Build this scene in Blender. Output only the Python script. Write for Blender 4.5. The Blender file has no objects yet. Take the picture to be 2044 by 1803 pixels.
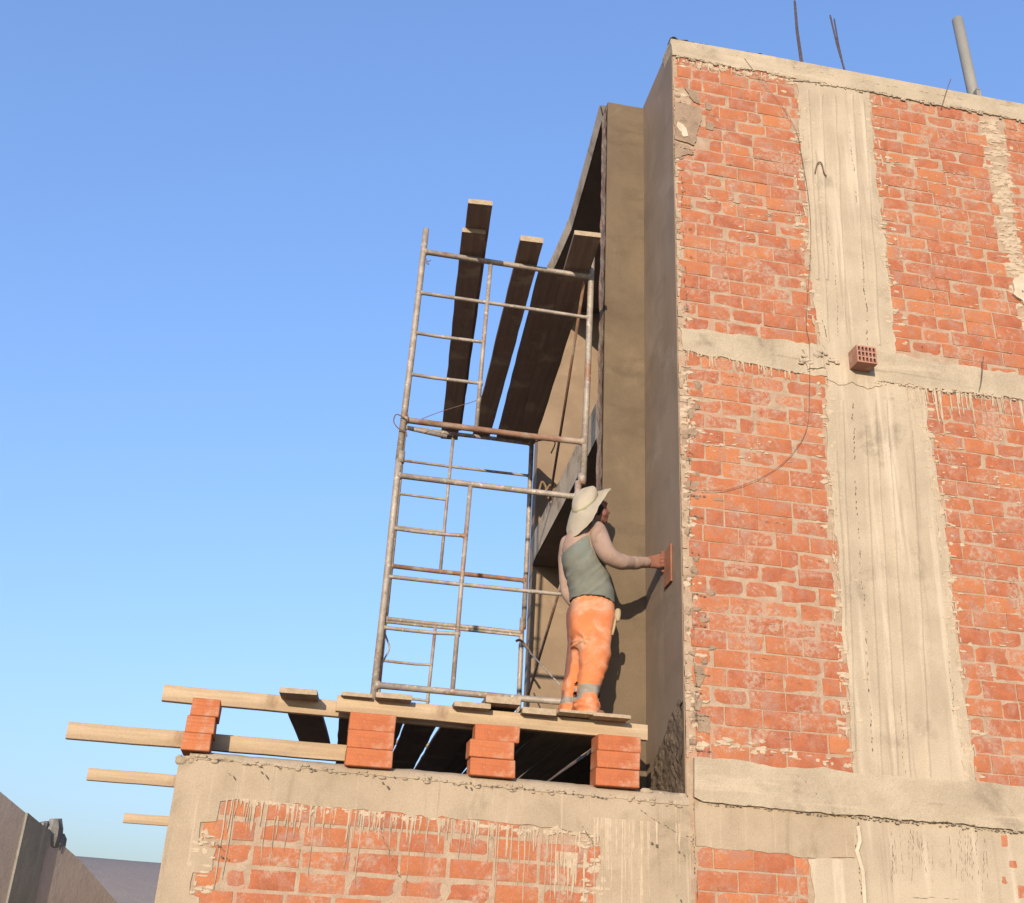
import bpy, math, random
import numpy as np
from mathutils import Vector, Matrix, noise as mn
PI = math.pi; R = random.Random(7)
C = bpy.context.scene.collection
S = bpy.context.scene

# ------------------------------------------------------------------ camera
W, H, F = 2044.0, 1803.0, 2200.0
PITCH, ROLL, HEAD, CZ = math.radians(25.1), math.radians(3.0), math.radians(9.6), 1.6
_f = Vector((math.sin(HEAD)*math.cos(PITCH), math.cos(HEAD)*math.cos(PITCH), math.sin(PITCH)))
_r0 = Vector((math.cos(HEAD), -math.sin(HEAD), 0)); _u0 = _r0.cross(_f)
_r = _r0*math.cos(ROLL) + _u0*math.sin(ROLL); _u = _u0*math.cos(ROLL) - _r0*math.sin(ROLL)
cam = bpy.data.objects.new('camera', bpy.data.cameras.new('camera')); C.objects.link(cam)
cam.matrix_world = Matrix(((_r.x, _u.x, -_f.x, 0), (_r.y, _u.y, -_f.y, 0), (_r.z, _u.z, -_f.z, CZ), (0, 0, 0, 1)))
cam.data.sensor_width = 36; cam.data.lens = 36*F/W; cam.data.clip_start = .05; cam.data.clip_end = 3000
S.camera = cam
O = Vector((0, 0, CZ))
def at(x, y, X=None, Y=None, Z=None):
    """where the sight line of a photo point meets a real plane of the place"""
    d = _r*(x-W/2) + _u*(H/2-y) + _f*F
    t = (X/d.x) if X is not None else (Y/d.y) if Y is not None else ((Z-CZ)/d.z)
    return O + d*t

# ------------------------------------------------------------------ light
SUN = Vector((.172, .5, -.118)).normalized()          # the way the light travels
el = math.asin(-SUN.z); rot = math.atan2(-SUN.x, -SUN.y)
wd = bpy.data.worlds.new('World'); S.world = wd; wd.use_nodes = True
nt = wd.node_tree; sky = nt.nodes.new('ShaderNodeTexSky'); sky.sky_type = 'NISHITA'; sky.sun_disc = False
sky.sun_elevation = el; sky.sun_rotation = rot; sky.altitude = 0
sky.air_density = 1.5; sky.dust_density = 2.0; sky.ozone_density = 3.0
bg = nt.nodes['Background']; tn = nt.nodes.new('ShaderNodeMix'); tn.data_type = 'RGBA'; tn.blend_type = 'MULTIPLY'; tn.inputs[0].default_value = 1; tn.inputs[7].default_value = (.69, .872, 1.33, 1)
gm = nt.nodes.new('ShaderNodeGamma'); gm.inputs[1].default_value = .7; nt.links.new(sky.outputs[0], gm.inputs[0]); nt.links.new(gm.outputs[0], tn.inputs[6]); nt.links.new(tn.outputs[2], bg.inputs[0]); bg.inputs[1].default_value = .15
sl = bpy.data.lights.new('sun', 'SUN'); sl.energy = 2.65; sl.angle = math.radians(.5); sl.color = (1, .84, .64)
sun = bpy.data.objects.new('sun', sl); C.objects.link(sun); sun.rotation_euler = SUN.to_track_quat('-Z', 'Y').to_euler()
S.view_settings.view_transform = 'Standard'; S.view_settings.look = 'None'; S.view_settings.exposure = 1.25; S.view_settings.gamma = 1

# ------------------------------------------------------------------ mesh helpers
class MB:
    def __init__(s): s.v = []; s.f = []; s.t = []; s.m = []; s.tint = .5; s.mi = 0
    def add(s, vs, fs):
        b = len(s.v); s.v += [Vector(v) for v in vs]; s.t += [s.tint]*len(vs)
        s.f += [tuple(b+i for i in f) for f in fs]; s.m += [s.mi]*len(fs); return b
    def box(s, a, b):
        x0, y0, z0 = a; x1, y1, z1 = b
        s.add([(x0,y0,z0),(x1,y0,z0),(x1,y1,z0),(x0,y1,z0),(x0,y0,z1),(x1,y0,z1),(x1,y1,z1),(x0,y1,z1)],
              [(0,3,2,1),(4,5,6,7),(0,1,5,4),(1,2,6,5),(2,3,7,6),(3,0,4,7)])
    def tube(s, pts, r, n=8, cap=True):
        pts = [Vector(p) for p in pts]; k = len(pts)
        rr = r if isinstance(r, (list, tuple)) else [r]*k
        vs = []; t0 = (pts[1]-pts[0]).normalized(); a = t0.orthogonal().normalized()
        for i, p in enumerate(pts):
            t = (pts[min(i+1, k-1)]-pts[max(i-1, 0)]).normalized()
            a = (a - t*a.dot(t)).normalized(); b = t.cross(a)
            vs += [p + (a*math.cos(2*PI*j/n) + b*math.sin(2*PI*j/n))*rr[i] for j in range(n)]
        fs = [(i*n+j, i*n+(j+1) % n, (i+1)*n+(j+1) % n, (i+1)*n+j) for i in range(k-1) for j in range(n)]
        if cap: fs += [tuple(range(n))[::-1], tuple((k-1)*n+j for j in range(n))]
        s.add(vs, fs)
    def prism(s, poly, y0, y1):
        """poly [(x,z)...] in the facade plane, y0 = front"""
        n = len(poly)
        vs = [(x, y0, z) for x, z in poly] + [(x, y1, z) for x, z in poly]
        s.add(vs, [tuple(range(n)), tuple(range(n, 2*n))[::-1]] + [(i, i+n, (i+1) % n+n, (i+1) % n) for i in range(n)])
    def loft(s, rings, cap=True):
        n = len(rings[0]); k = len(rings); vs = [p for r in rings for p in r]
        fs = [(i*n+j, i*n+(j+1) % n, (i+1)*n+(j+1) % n, (i+1)*n+j) for i in range(k-1) for j in range(n)]
        if cap: fs += [tuple(range(n))[::-1], tuple((k-1)*n+j for j in range(n))]
        s.add(vs, fs)
    def ell(s, c, r, rotm=None, n=16, m=10):
        c = Vector(c); rings = []
        for i in range(1, m):
            a = PI*i/m; ring = []
            for j in range(n):
                b = 2*PI*j/n; p = Vector((r[0]*math.sin(a)*math.cos(b), r[1]*math.sin(a)*math.sin(b), r[2]*math.cos(a)))
                ring.append(c + (rotm @ p if rotm else p))
            rings.append(ring)
        s.loft(rings)
    def ring(s, c, a, b, n=24, tilt=0):
        c = Vector(c); return [c + Vector((a*math.cos(2*PI*j/n), b*math.sin(2*PI*j/n), a*math.cos(2*PI*j/n)*tilt)) for j in range(n)]

def fixnormals(me):
    import bmesh
    bm = bmesh.new(); bm.from_mesh(me); bmesh.ops.recalc_face_normals(bm, faces=bm.faces); bm.to_mesh(me); bm.free()
def obj(name, mb, mats, parent=None, smooth=False, loc=None, rotm=None, fix=True):
    me = bpy.data.meshes.new(name)
    loc = Vector(loc) if loc is not None else (parent.matrix_basis.translation.copy() if parent else Vector((0, 0, 0)))
    me.from_pydata([tuple(v - loc) if rotm is None else tuple(v) for v in mb.v], [], mb.f)
    for m in (mats if isinstance(mats, (list, tuple)) else [mats]): me.materials.append(m)
    me.polygons.foreach_set('material_index', mb.m)
    at_ = me.attributes.new('tint', 'FLOAT', 'POINT'); at_.data.foreach_set('value', mb.t)
    if fix: fixnormals(me)
    if smooth: me.polygons.foreach_set('use_smooth', [True]*len(me.polygons))
    o = bpy.data.objects.new(name, me); C.objects.link(o)
    if parent:
        o.parent = parent
        if parent.type == 'MESH':
            o.location = loc - (parent['_w'] if False else world_loc(parent))
        elif (loc - world_loc(parent)).length > 1e-6: o.location = loc - world_loc(parent)
    else: o.location = loc
    if rotm is not None: o.rotation_euler = rotm.to_euler()
    return o
def world_loc(o):
    v = Vector(o.location); p = o.parent
    while p: v = v + Vector(p.location); p = p.parent
    return v
def sub(name, mb, mats, parent, smooth=False):
    return obj(name, mb, mats, parent, smooth, loc=world_loc(parent))
def tag(o, label=None, cat=None, group=None, kind=None):
    if label: o['label'] = label
    if cat: o['category'] = cat
    if group: o['group'] = group
    if kind: o['kind'] = kind
    elif cat: o['kind'] = 'thing'
    return o
def empty(name, loc, label, cat, group=None):
    o = bpy.data.objects.new(name, None); C.objects.link(o); o.location = loc; o.empty_display_size = .1
    return tag(o, label, cat, group)

# ------------------------------------------------------------------ materials
ALB = {'plaster': .61, 'plaster_return': 1.05, 'dirt': 1.0, 'concrete': .80, 'hconcrete': .76, 'lowconcrete': .72, 'mortar': .94, 'drip': .86, 'patch': .80, 'pale_plaster': .75, 'wood': .78, 'soffit': .62, 'grey_render': 1.25, 'grey_column': 1.2, 'hill_sand': .95, 'rebar': 1, 'hair': 1, 'orange_cloth': .66, 'newbrick': .76,
       'skin': .7, 'wire': 1, 'crack': .5, 'tan_render': .68, 'scaffold_steel': .85, 'rusty_steel': .85, 'weathered_wood': .8, 'raw_edge': .8, 'brick': .80}
def mat(name, c1, c2, scale=6, stretch=(1, 1, 1), c3=None, c3s=1.5, c3amt=(.5, .62), rough=.9, bump=.25, bscale=60, bdist=.01,
        fine=.15, tint=None, tintamt=0, streak=None, grain=None, spec=.25, mortar=None, metal=0, sx=None):
    k_ = ALB.get(name, .60); sc3 = lambda c: tuple(v*k_ for v in c) if c else c
    c1, c2, c3, tint = sc3(c1), sc3(c2), sc3(c3), sc3(tint)
    if streak: streak = (sc3(streak[0]),)+tuple(streak[1:])
    if sx: sx = (sc3(sx[0]),)+tuple(sx[1:])
    if mortar: mortar = (sc3(mortar[0]), mortar[1])
    m = bpy.data.materials.new(name); m.use_nodes = True; t = m.node_tree; N = t.nodes; L = t.links
    b = N['Principled BSDF']; b.inputs['Roughness'].default_value = rough; b.inputs['Specular IOR Level'].default_value = spec
    b.inputs['Metallic'].default_value = metal
    tc = N.new('ShaderNodeTexCoord'); mp = N.new('ShaderNodeMapping'); mp.inputs['Scale'].default_value = stretch; L.new(tc.outputs['Object'], mp.inputs[0])
    def nz(sc, det=6, vec=None, rg=.6, dist=0):
        n = N.new('ShaderNodeTexNoise'); n.inputs['Scale'].default_value = sc; n.inputs['Detail'].default_value = det
        n.inputs['Roughness'].default_value = rg; n.inputs['Distortion'].default_value = dist
        L.new(vec if vec else mp.outputs[0], n.inputs['Vector']); return n.outputs['Fac']
    def ramp(f, a, b_, inv=False):
        r = N.new('ShaderNodeMapRange'); r.inputs['From Min'].default_value = a; r.inputs['From Max'].default_value = b_
        r.interpolation_type = 'SMOOTHSTEP'
        if inv: r.inputs['To Min'].default_value = 1; r.inputs['To Max'].default_value = 0
        L.new(f, r.inputs[0]); return r.outputs[0]
    def mix(f, a, b_, mode='MIX'):
        x = N.new('ShaderNodeMix'); x.data_type = 'RGBA'; x.blend_type = mode
        if isinstance(f, (int, float)): x.inputs[0].default_value = f
        else: L.new(f, x.inputs[0])
        for k, v in ((6, a), (7, b_)):
            if isinstance(v, tuple): x.inputs[k].default_value = (*v, 1)
            else: L.new(v, x.inputs[k])
        return x.outputs[2]
    def math_(op, a, b_):
        x = N.new('ShaderNodeMath'); x.operation = op
        for k, v in ((0, a), (1, b_)):
            if isinstance(v, (int, float)): x.inputs[k].default_value = v
            else: L.new(v, x.inputs[k])
        return x.outputs[0]
    col = mix(ramp(nz(scale), .33, .67), c1, c2)
    if tint:      # per-piece colour
        a = N.new('ShaderNodeAttribute'); a.attribute_name = 'tint'
        col = mix(math_('MULTIPLY', a.outputs['Fac'], tintamt), col, tint)
    if c3: col = mix(ramp(nz(c3s, 8, tc.outputs['Object'], .68, .4), *c3amt), col, c3)
    if streak:    # (colour, (sx,sy,sz), scale, lo, hi, amount)
        sc_, st, ss, lo, hi, am = streak
        mp2 = N.new('ShaderNodeMapping'); mp2.inputs['Scale'].default_value = st; L.new(tc.outputs['Object'], mp2.inputs[0])
        col = mix(math_('MULTIPLY', ramp(nz(ss, 5, mp2.outputs[0]), lo, hi), am), col, sc_)
    if sx:
        sc_, st, ss, lo, hi, am = sx
        mp3 = N.new('ShaderNodeMapping'); mp3.inputs['Scale'].default_value = st; mp3.inputs['Location'].default_value = (3.3, 1.7, 5.1); L.new(tc.outputs['Object'], mp3.inputs[0])
        col = mix(math_('MULTIPLY', ramp(nz(ss, 5, mp3.outputs[0]), lo, hi), am), col, sc_)
    if mortar:    # smears of mortar left on the brick
        mc, am = mortar
        f1 = ramp(nz(3.4, 10, tc.outputs['Object'], .78, .8), .47, .60); f2 = ramp(nz(34, 8, tc.outputs['Object'], .75), .42, .58)
        f3 = ramp(nz(70, 3, tc.outputs['Object'], .6), .62, .72)
        col = mix(math_('MULTIPLY', math_('MULTIPLY', f1, f2), am), col, mc)
        col = mix(math_('MULTIPLY', f3, .35), col, mc)
    if fine: 
        g = nz(140, 3, tc.outputs['Object'], .7); 
        col = mix(fine, col, mix(ramp(g, .3, .7), (.25, .25, .25), (1, 1, 1)), 'MULTIPLY')
    L.new(col, b.inputs['Base Color'])
    if bump:
        h = math_('ADD', math_('MULTIPLY', nz(bscale, 8, None, .7), .5), nz(bscale*.13, 5, tc.outputs['Object'], .6))
        bn = N.new('ShaderNodeBump'); bn.inputs['Strength'].default_value = bump; bn.inputs['Distance'].default_value = bdist
        L.new(h, bn.inputs['Height']); L.new(bn.outputs[0], b.inputs['Normal'])
    return m
M = {}
M['brick'] = mat('brick', (.455, .148, .070), (.35, .112, .060), 9, tint=(.53, .205, .088), tintamt=.85, c3=(.40, .20, .14), c3s=8, c3amt=(.47, .66), mortar=((.46, .33, .245), .9), bump=.35, bscale=70, bdist=.006, fine=.3)
M['newbrick'] = mat('newbrick', (.54, .165, .068), (.44, .128, .056), 7, tint=(.62, .22, .090), tintamt=.8, c3=(.56, .28, .17), c3s=7, c3amt=(.5, .66), bump=.45, bscale=60, bdist=.004, fine=.3, streak=((.40, .115, .05), (3, 3, 60), 1, .5, .64, .5))
M['mortar'] = mat('mortar', (.42, .32, .23), (.34, .245, .17), 12, bump=.7, bscale=60, bdist=.012, c3=(.42, .25, .17), c3s=3, c3amt=(.5, .65), fine=.35)
M['concrete'] = mat('concrete', (.52, .43, .315), (.43, .352, .255), 2.2, c3=(.29, .235, .17), c3s=1.7, c3amt=(.55, .72), bump=.5, bscale=45, bdist=.010, fine=.28,
                    streak=((.66, .56, .43), (9, 9, .5), 1, .50, .70, .7), sx=((.33, .262, .185), (17, 17, .7), 1, .56, .74, .6))
M['hconcrete'] = mat('hconcrete', (.55, .46, .335), (.46, .378, .272), 3.2, c3=(.33, .265, .19), c3s=2.1, c3amt=(.53, .7), bump=.8, bscale=40, bdist=.016, fine=.28,
                    streak=((.66, .54, .40), (1.1, 9, 11), 1, .50, .7, .6), sx=((.30, .24, .17), (1.5, 20, 22), 1, .6, .74, .55))
M['lowconcrete'] = mat('lowconcrete', (.52, .413, .293), (.435, .340, .237), 2.6, c3=(.31, .25, .165), c3s=1.6, c3amt=(.52, .7), bump=.45, bscale=50, bdist=.009, fine=.28,
                    streak=((.62, .50, .36), (40, 40, 1.6), 1, .58, .70, .6), sx=((.33, .26, .17), (20, 20, 1.1), 1, .58, .72, .6))
M['drip'] = mat('drip', (.52, .42, .305), (.44, .345, .245), 20, bump=.3, fine=.2)
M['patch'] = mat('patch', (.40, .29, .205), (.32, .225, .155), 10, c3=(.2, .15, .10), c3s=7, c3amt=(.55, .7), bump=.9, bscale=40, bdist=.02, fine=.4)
M['crack'] = mat('crack', (.16, .12, .085), (.24, .185, .13), 20, bump=0, fine=0)
M['plaster'] = mat('plaster', (.235, .170, .105), (.185, .134, .084), 2.2, (1, 1, .8), c3=(.30, .22, .138), c3s=1.9, c3amt=(.52, .75), bump=.22, bscale=28, bdist=.006, fine=.22, rough=.75,
                     streak=((.25, .18, .108), (5, 5, 1.2), 1, .5, .75, .6), sx=((.14, .10, .062), (2.2, 2.2, 5), 1, .52, .7, .5))
M['plaster2'] = mat('plaster_return', (.230, .168, .118), (.188, .138, .097), 2.0, (1, 1, .5), c3=(.26, .205, .16), c3s=1.5, c3amt=(.5, .75), bump=.2, bscale=26, bdist=.006, fine=.2, rough=.7,
                     streak=((.28, .215, .16), (4, 4, .8), 1, .5, .75, .6), sx=((.155, .115, .085), (2, 2, 4), 1, .52, .7, .5))
M['rough'] = mat('rough_render', (.26, .19, .13), (.19, .14, .10), 9, c3=(.26, .19, .13), c3s=6, c3amt=(.5, .7), bump=1, bscale=30, bdist=.03, fine=.4)
M['tan'] = mat('tan_render', (.39, .285, .195), (.32, .232, .157), 2.4, c3=(.45, .335, .235), c3s=1.8, c3amt=(.5, .72), bump=.3, bscale=26, bdist=.008, fine=.22)
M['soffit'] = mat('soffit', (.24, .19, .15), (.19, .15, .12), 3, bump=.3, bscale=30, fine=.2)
M['edge'] = mat('raw_edge', (.33, .22, .17), (.22, .13, .10), 14, c3=(.38, .30, .22), c3s=7, c3amt=(.45, .6), bump=.9, bscale=40, bdist=.02, fine=.3)
M['pale'] = mat('pale_fascia', (.85, .70, .53), (.70, .56, .41), 6, c3=(.45, .33, .22), c3s=3, c3amt=(.5, .66), bump=.5, bscale=30, bdist=.01, fine=.3)
M['wood'] = mat('wood', (.56, .425, .275), (.42, .305, .19), 1.0, (1.3, 22, 22), c3=(.30, .20, .12), c3s=2.6, c3amt=(.58, .75), bump=.35, bscale=4, bdist=.006, fine=.2, rough=.8, tint=(.38, .26, .16), tintamt=.5)
M['oldwood'] = mat('weathered_wood', (.34, .245, .18), (.25, .172, .128), 1.0, (1.3, 22, 22), c3=(.42, .33, .23), c3s=3, c3amt=(.52, .7), bump=.4, bscale=4, bdist=.006, fine=.25, rough=.85, tint=(.20, .13, .10), tintamt=.5)
M['cutend'] = mat('cut_wood', (.62, .50, .35), (.5, .38, .25), 30, bump=.3, fine=.2)
M['steel'] = mat('scaffold_steel', (.40, .34, .28), (.28, .235, .19), 14, c3=(.28, .145, .085), c3s=3.2, c3amt=(.53, .68), bump=.35, bscale=80, bdist=.003, fine=.25, rough=.6, metal=.15, spec=.4, streak=((.62, .53, .42), (9, 9, 9), 3, .58, .66, .7), sx=((.16, .12, .095), (9, 9, 9), 4, .60, .68, .6))
M['rusty'] = mat('rusty_steel', (.30, .17, .11), (.22, .12, .075), 12, c3=(.37, .29, .22), c3s=4, c3amt=(.48, .62), bump=.4, bscale=80, bdist=.003, fine=.25, rough=.7)
M['rebar'] = mat('rebar', (.075, .055, .06), (.05, .035, .04), 20, bump=.3, fine=.1, rough=.6)
M['pipe'] = mat('pvc', (.40, .385, .345), (.35, .335, .30), 3, bump=.1, fine=.1, rough=.5)
M['greywall'] = mat('grey_render', (.52, .43, .36), (.44, .365, .305), 1.2, c3=(.22, .20, .185), c3s=.9, c3amt=(.5, .7), bump=.5, bscale=25, bdist=.012, fine=.3)
M['greycol'] = mat('grey_column', (.20, .19, .17), (.155, .15, .135), 2.5, c3=(.27, .25, .22), c3s=2, c3amt=(.55, .7), bump=.5, bscale=30, fine=.3, streak=((.28, .26, .23), (12, 12, .8), 1, .55, .7, .5))
M['hill'] = mat('hill_sand', (.26, .215, .185), (.225, .188, .165), .03, (1, 1, 2), bump=.3, bscale=.6, bdist=1.2, fine=.05)
M['dirt'] = mat('dirt', (.42, .32, .22), (.34, .255, .175), .8, bump=.5, bscale=12, bdist=.03, fine=.3)
M['hat'] = mat('hat_cloth', (.62, .535, .40), (.54, .46, .335), 6, c3=(.46, .40, .26), c3s=7, c3amt=(.55, .7), bump=.25, bscale=90, bdist=.003, fine=.12)
M['hatband'] = mat('hat_band', (.40, .39, .19), (.33, .33, .16), 8, bump=.2, bscale=90, bdist=.003, fine=.1)
M['tank'] = mat('tank_cloth', (.27, .27, .215), (.215, .222, .18), 7, c3=(.22, .28, .27), c3s=3, c3amt=(.5, .7), bump=.55, bscale=34, bdist=.008, fine=.15)
M['sleeve'] = mat('sleeve_cloth', (.52, .36, .28), (.44, .30, .235), 7, c3=(.36, .23, .17), c3s=4, c3amt=(.56, .72), bump=.55, bscale=34, bdist=.008, fine=.12)
M['orange'] = mat('orange_cloth', (.82, .262, .098), (.74, .225, .085), 5, c3=(.70, .40, .25), c3s=4.6, c3amt=(.45, .64), bump=.55, bscale=34, bdist=.008, fine=.12)
M['orangeclean'] = M['orange']
M['reflect'] = mat('reflective_band', (.42, .37, .31), (.34, .30, .25), 20, bump=.3, bscale=60, fine=.15, rough=.6)
M['hollow'] = mat('hollow_clay', (.62, .33, .24), (.50, .24, .17), 12, c3=(.66, .44, .34), c3s=9, c3amt=(.5, .65), bump=.4, bscale=60, bdist=.004, fine=.25)
M['skin'] = mat('skin', (.30, .13, .085), (.24, .10, .065), 14, c3=(.38, .22, .16), c3s=14, c3amt=(.55, .7), bump=.3, bscale=60, bdist=.003, fine=.1, rough=.6)
M['hair'] = mat('hair', (.03, .02, .016), (.02, .014, .012), 20, bump=.5, fine=0)
M['tool'] = mat('tool_wood', (.45, .20, .12), (.33, .14, .085), 12, bump=.3, bscale=60, fine=.2)
M['toolhandle'] = mat('handle_wood', (.62, .48, .30), (.5, .38, .23), 12, bump=.2, bscale=60, fine=.1)
M['rope'] = mat('rope', (.40, .27, .16), (.28, .18, .10), 60, bump=.6, bscale=200, bdist=.003, fine=.2)
M['wire'] = mat('wire', (.16, .09, .06), (.10, .06, .045), 20, bump=0, fine=0, rough=.5)
M['plastic'] = mat('plastic_sheet', (.50, .55, .58), (.28, .31, .34), 9, bump=.8, bscale=30, bdist=.02, fine=.1, rough=.4)
M['paper'] = mat('pale_plaster', (.68, .58, .44), (.56, .47, .35), 12, bump=.5, fine=.2)

# ------------------------------------------------------------------ wall painting with real bricks
YF = 6.5      # face of the tall wall
YL = 6.44     # face of the low wall
def P(pts, Y=YF): return [(p.x, p.z) for p in (at(a, b, Y=Y) for a, b in pts)]
def jag(poly, amp=.012, step=.04, flat=()):
    """break the straight edges of a cast shape; edges whose index is in flat stay straight"""
    out = []
    n = len(poly)
    for i in range(n):
        a, b = Vector(poly[i]), Vector(poly[(i+1) % n]); d = b-a; L = d.length
        out.append(tuple(a))
        if i in flat or L < step*1.5: continue
        k = int(L/step); nn = Vector((-d.y, d.x)).normalized()
        for j in range(1, k):
            o_ = mn.noise(Vector((a.x*3+j*.45, a.y*5, 3.1)))*1.4 + R.uniform(-.6, .6)
            q = a + d*(j/k) + nn*amp*o_ + d.normalized()*R.uniform(-.3, .3)*step
            out.append(tuple(q))
    return out
def inside_spans(poly, z):
    xs = []
    n = len(poly)
    for i in range(n):
        (x0, z0), (x1, z1) = poly[i], poly[(i+1) % n]
        if (z0 <= z < z1) or (z1 <= z < z0): xs.append(x0 + (x1-x0)*(z-z0)/(z1-z0))
    xs.sort(); return [(xs[i], xs[i+1]) for i in range(0, len(xs)-1, 2)]
def brick_face(mb, x0, x1, z0, z1, Y, proud, seed):
    nx, nz_ = max(3, int((x1-x0)/.035)), 4
    vs = []; fs = []
    rr = random.Random(seed)
    sh = [rr.uniform(-.0025, .0025) for _ in range(4)]; rx = rr.uniform(-.004, .004); 
    for j in range(nz_+1):
        for i in range(nx+1):
            u, v = i/nx, j/nz_
            ed = (i in (0, nx)) or (j in (0, nz_))
            x = x0 + (x1-x0)*u; z = z0 + (z1-z0)*v
            jx = mn.noise(Vector((x*23, z*31, seed % 97)))*.0028 if i in (0, nx) else 0
            jz = mn.noise(Vector((x*27, z*19, 40+seed % 89)))*.002 if j in (0, nz_) else 0
            y = Y - proud - mn.noise(Vector((x*14, z*18, 7)))*.0025 + rx*(u-.5)
            if ed: y += .004
            vs.append((x+jx+(sh[0] if i == 0 else sh[1] if i == nx else 0), y, z+jz+(sh[2]*.5 if j == 0 else sh[3]*.5 if j == nz_ else 0)))
    w = nx+1
    fs = [(j*w+i, j*w+i+1, (j+1)*w+i+1, (j+1)*w+i) for j in range(nz_) for i in range(nx)]
    # sides back into the mortar
    edge = [i for i in range(nx+1)] + [j*w+nx for j in range(1, nz_+1)] + [nz_*w+i for i in range(nx-1, -1, -1)] + [j*w for j in range(nz_-1, 0, -1)]
    b = len(vs)
    for e in edge: vs.append((vs[e][0], Y+.02, vs[e][2]))
    k = len(edge); fs += [(edge[i], b+i, b+(i+1) % k, edge[(i+1) % k]) for i in range(k)]
    mb.tint = rr.choice([rr.uniform(0, .35), rr.uniform(.1, .6), rr.uniform(.3, 1)])
    mb.add(vs, fs); mb.tint = .5
def brick_panel(mb, poly, Y, course=.12, z_base=0, length=.252, joint=.0095, tooth=.035, skip=.0, holes=()):
    zs = [p[1] for p in poly]; z = z_base + math.floor((min(zs)-z_base)/course)*course
    row = int(round((z-z_base)/course))
    while z < max(zs):
        for xa, xb in inside_spans(poly, z+course*.5):
            xa += R.uniform(-.2, 1)*tooth*.5; xb += R.uniform(-1, 1)*tooth
            x = xa + (-length*.5 if row % 2 else -length*R.uniform(0, .08)) + R.uniform(-.02, .02)
            while x < xb-.03:
                L_ = length*R.uniform(.95, 1.04)
                if R.random() < .07: L_ *= .5
                a, b = max(x, xa), min(x+L_-joint*R.uniform(.7, 1.3), xb)
                x += L_
                if b-a < .045: continue
                if any(h0 < (a+b)/2 < h1 and g0 < z+course/2 < g1 for h0, h1, g0, g1 in holes): continue
                if R.random() < skip: continue
                jz = R.uniform(-.003, .003)
                brick_face(mb, a, b, z+joint*.5+jz, z+course-joint*.5+jz+R.uniform(-.003, .002), Y, R.uniform(.002, .009), R.randrange(10**6))
        z += course; row += 1
def drips(mb, x0, x1, z, Y, n, lo=.04, hi=.25, w=(.003, .008), zf=None):
    for _ in range(n):
        x = R.uniform(x0, x1); zz = (zf(x) if zf else z); L_ = lo+(hi-lo)*R.random()**1.7; ww = R.uniform(*w)*1.25
        k = 6; vs = []; fs = []
        xx = x
        for i in range(k+1):
            t = i/k; xx += R.uniform(-.003, .003); h = ww*(1-.5*t)*(1.2 if i == k-1 else 1)*(0.3 if i == k else 1)
            zc = zz+.01-L_*t
            vs += [(xx-h, Y, zc), (xx-h*.3, Y-.0022, zc), (xx+h, Y, zc)]
        for i in range(k):
            for q in (0, 1): fs.append((i*3+q, i*3+q+1, (i+1)*3+q+1, (i+1)*3+q))
        mb.add(vs, fs)
def crack(mb, pts, Y, w=.004, dash=.55, step=.022, jit=.006):
    """broken dark seam: short slivers just proud of the face"""
    pts = [Vector(p) for p in pts]
    for a, b in zip(pts, pts[1:]):
        d = b-a; L_ = d.length; k = max(1, int(L_/step)); t_ = d.normalized(); n_ = Vector((-t_.y, t_.x)); off = 0
        for i in range(k):
            off = off*.8 + R.uniform(-jit, jit)
            if R.random() > dash: continue
            p = a + d*(i/k) + n_*off; q = p + t_*step*R.uniform(.6, 1.6) + n_*R.uniform(-jit, jit)*.6; h = w*R.uniform(.35, 1.3)
            m_ = (p+q)/2 + n_*h
            mb.add([(p.x, Y, p.y), (m_.x, Y, m_.y), (q.x, Y, q.y), ((p+q).x/2-n_.x*h*.4, Y, (p+q).y/2-n_.y*h*.4)], [(0, 1, 2, 3)])
def blobs(mb, x0, x1, zf, Y, n, r=(.006, .02)):
    for _ in range(n):
        x = R.uniform(x0, x1); z = zf(x)+R.uniform(-.02, .012); a = R.uniform(*r)
        mb.ell((x, Y, z), (a*R.uniform(.8, 2), a*.7, a*R.uniform(.5, 1)), None, 7, 5)
def slab_relief(mb, poly, y0, y1, amp=.004, cell=.05):
    """cast face: extruded outline, front kept as one polygon"""
    mb.prism(poly, y0, y1)

# ------------------------------------------------------------------ tall building
bld = empty('brick_building', (2.26, 6.5, 0), 'tall unfinished brick building with concrete columns, beams and a flat roof', 'building')
XR = 9.5
# backing wall (mortar plane)
mb = MB(); mb.box((2.262, YF, 0), (XR, YF+.15, 8.46)); mb.mi = 1
colU = P([(1590, 150), (1597, 300), (1612, 420), (1617, 560), (1640, 700), (1790, 722), (1772, 560), (1758, 430), (1742, 300), (1735, 180)])
colL = P([(1650, 738), (1650, 900), (1665, 1050), (1690, 1300), (1704, 1548), (1948, 1580), (1925, 1400), (1905, 1250), (1885, 1050), (1860, 900), (1840, 772)])
def line(p, q, Y=YF):
    a, b = at(*p, Y=Y), at(*q, Y=Y)
    return lambda x: a.z + (b.z-a.z)*(x-a.x)/(b.x-a.x)
top_l = line((1345, 113), (2044, 243))
ztopbrick = lambda x: top_l(x)
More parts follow.
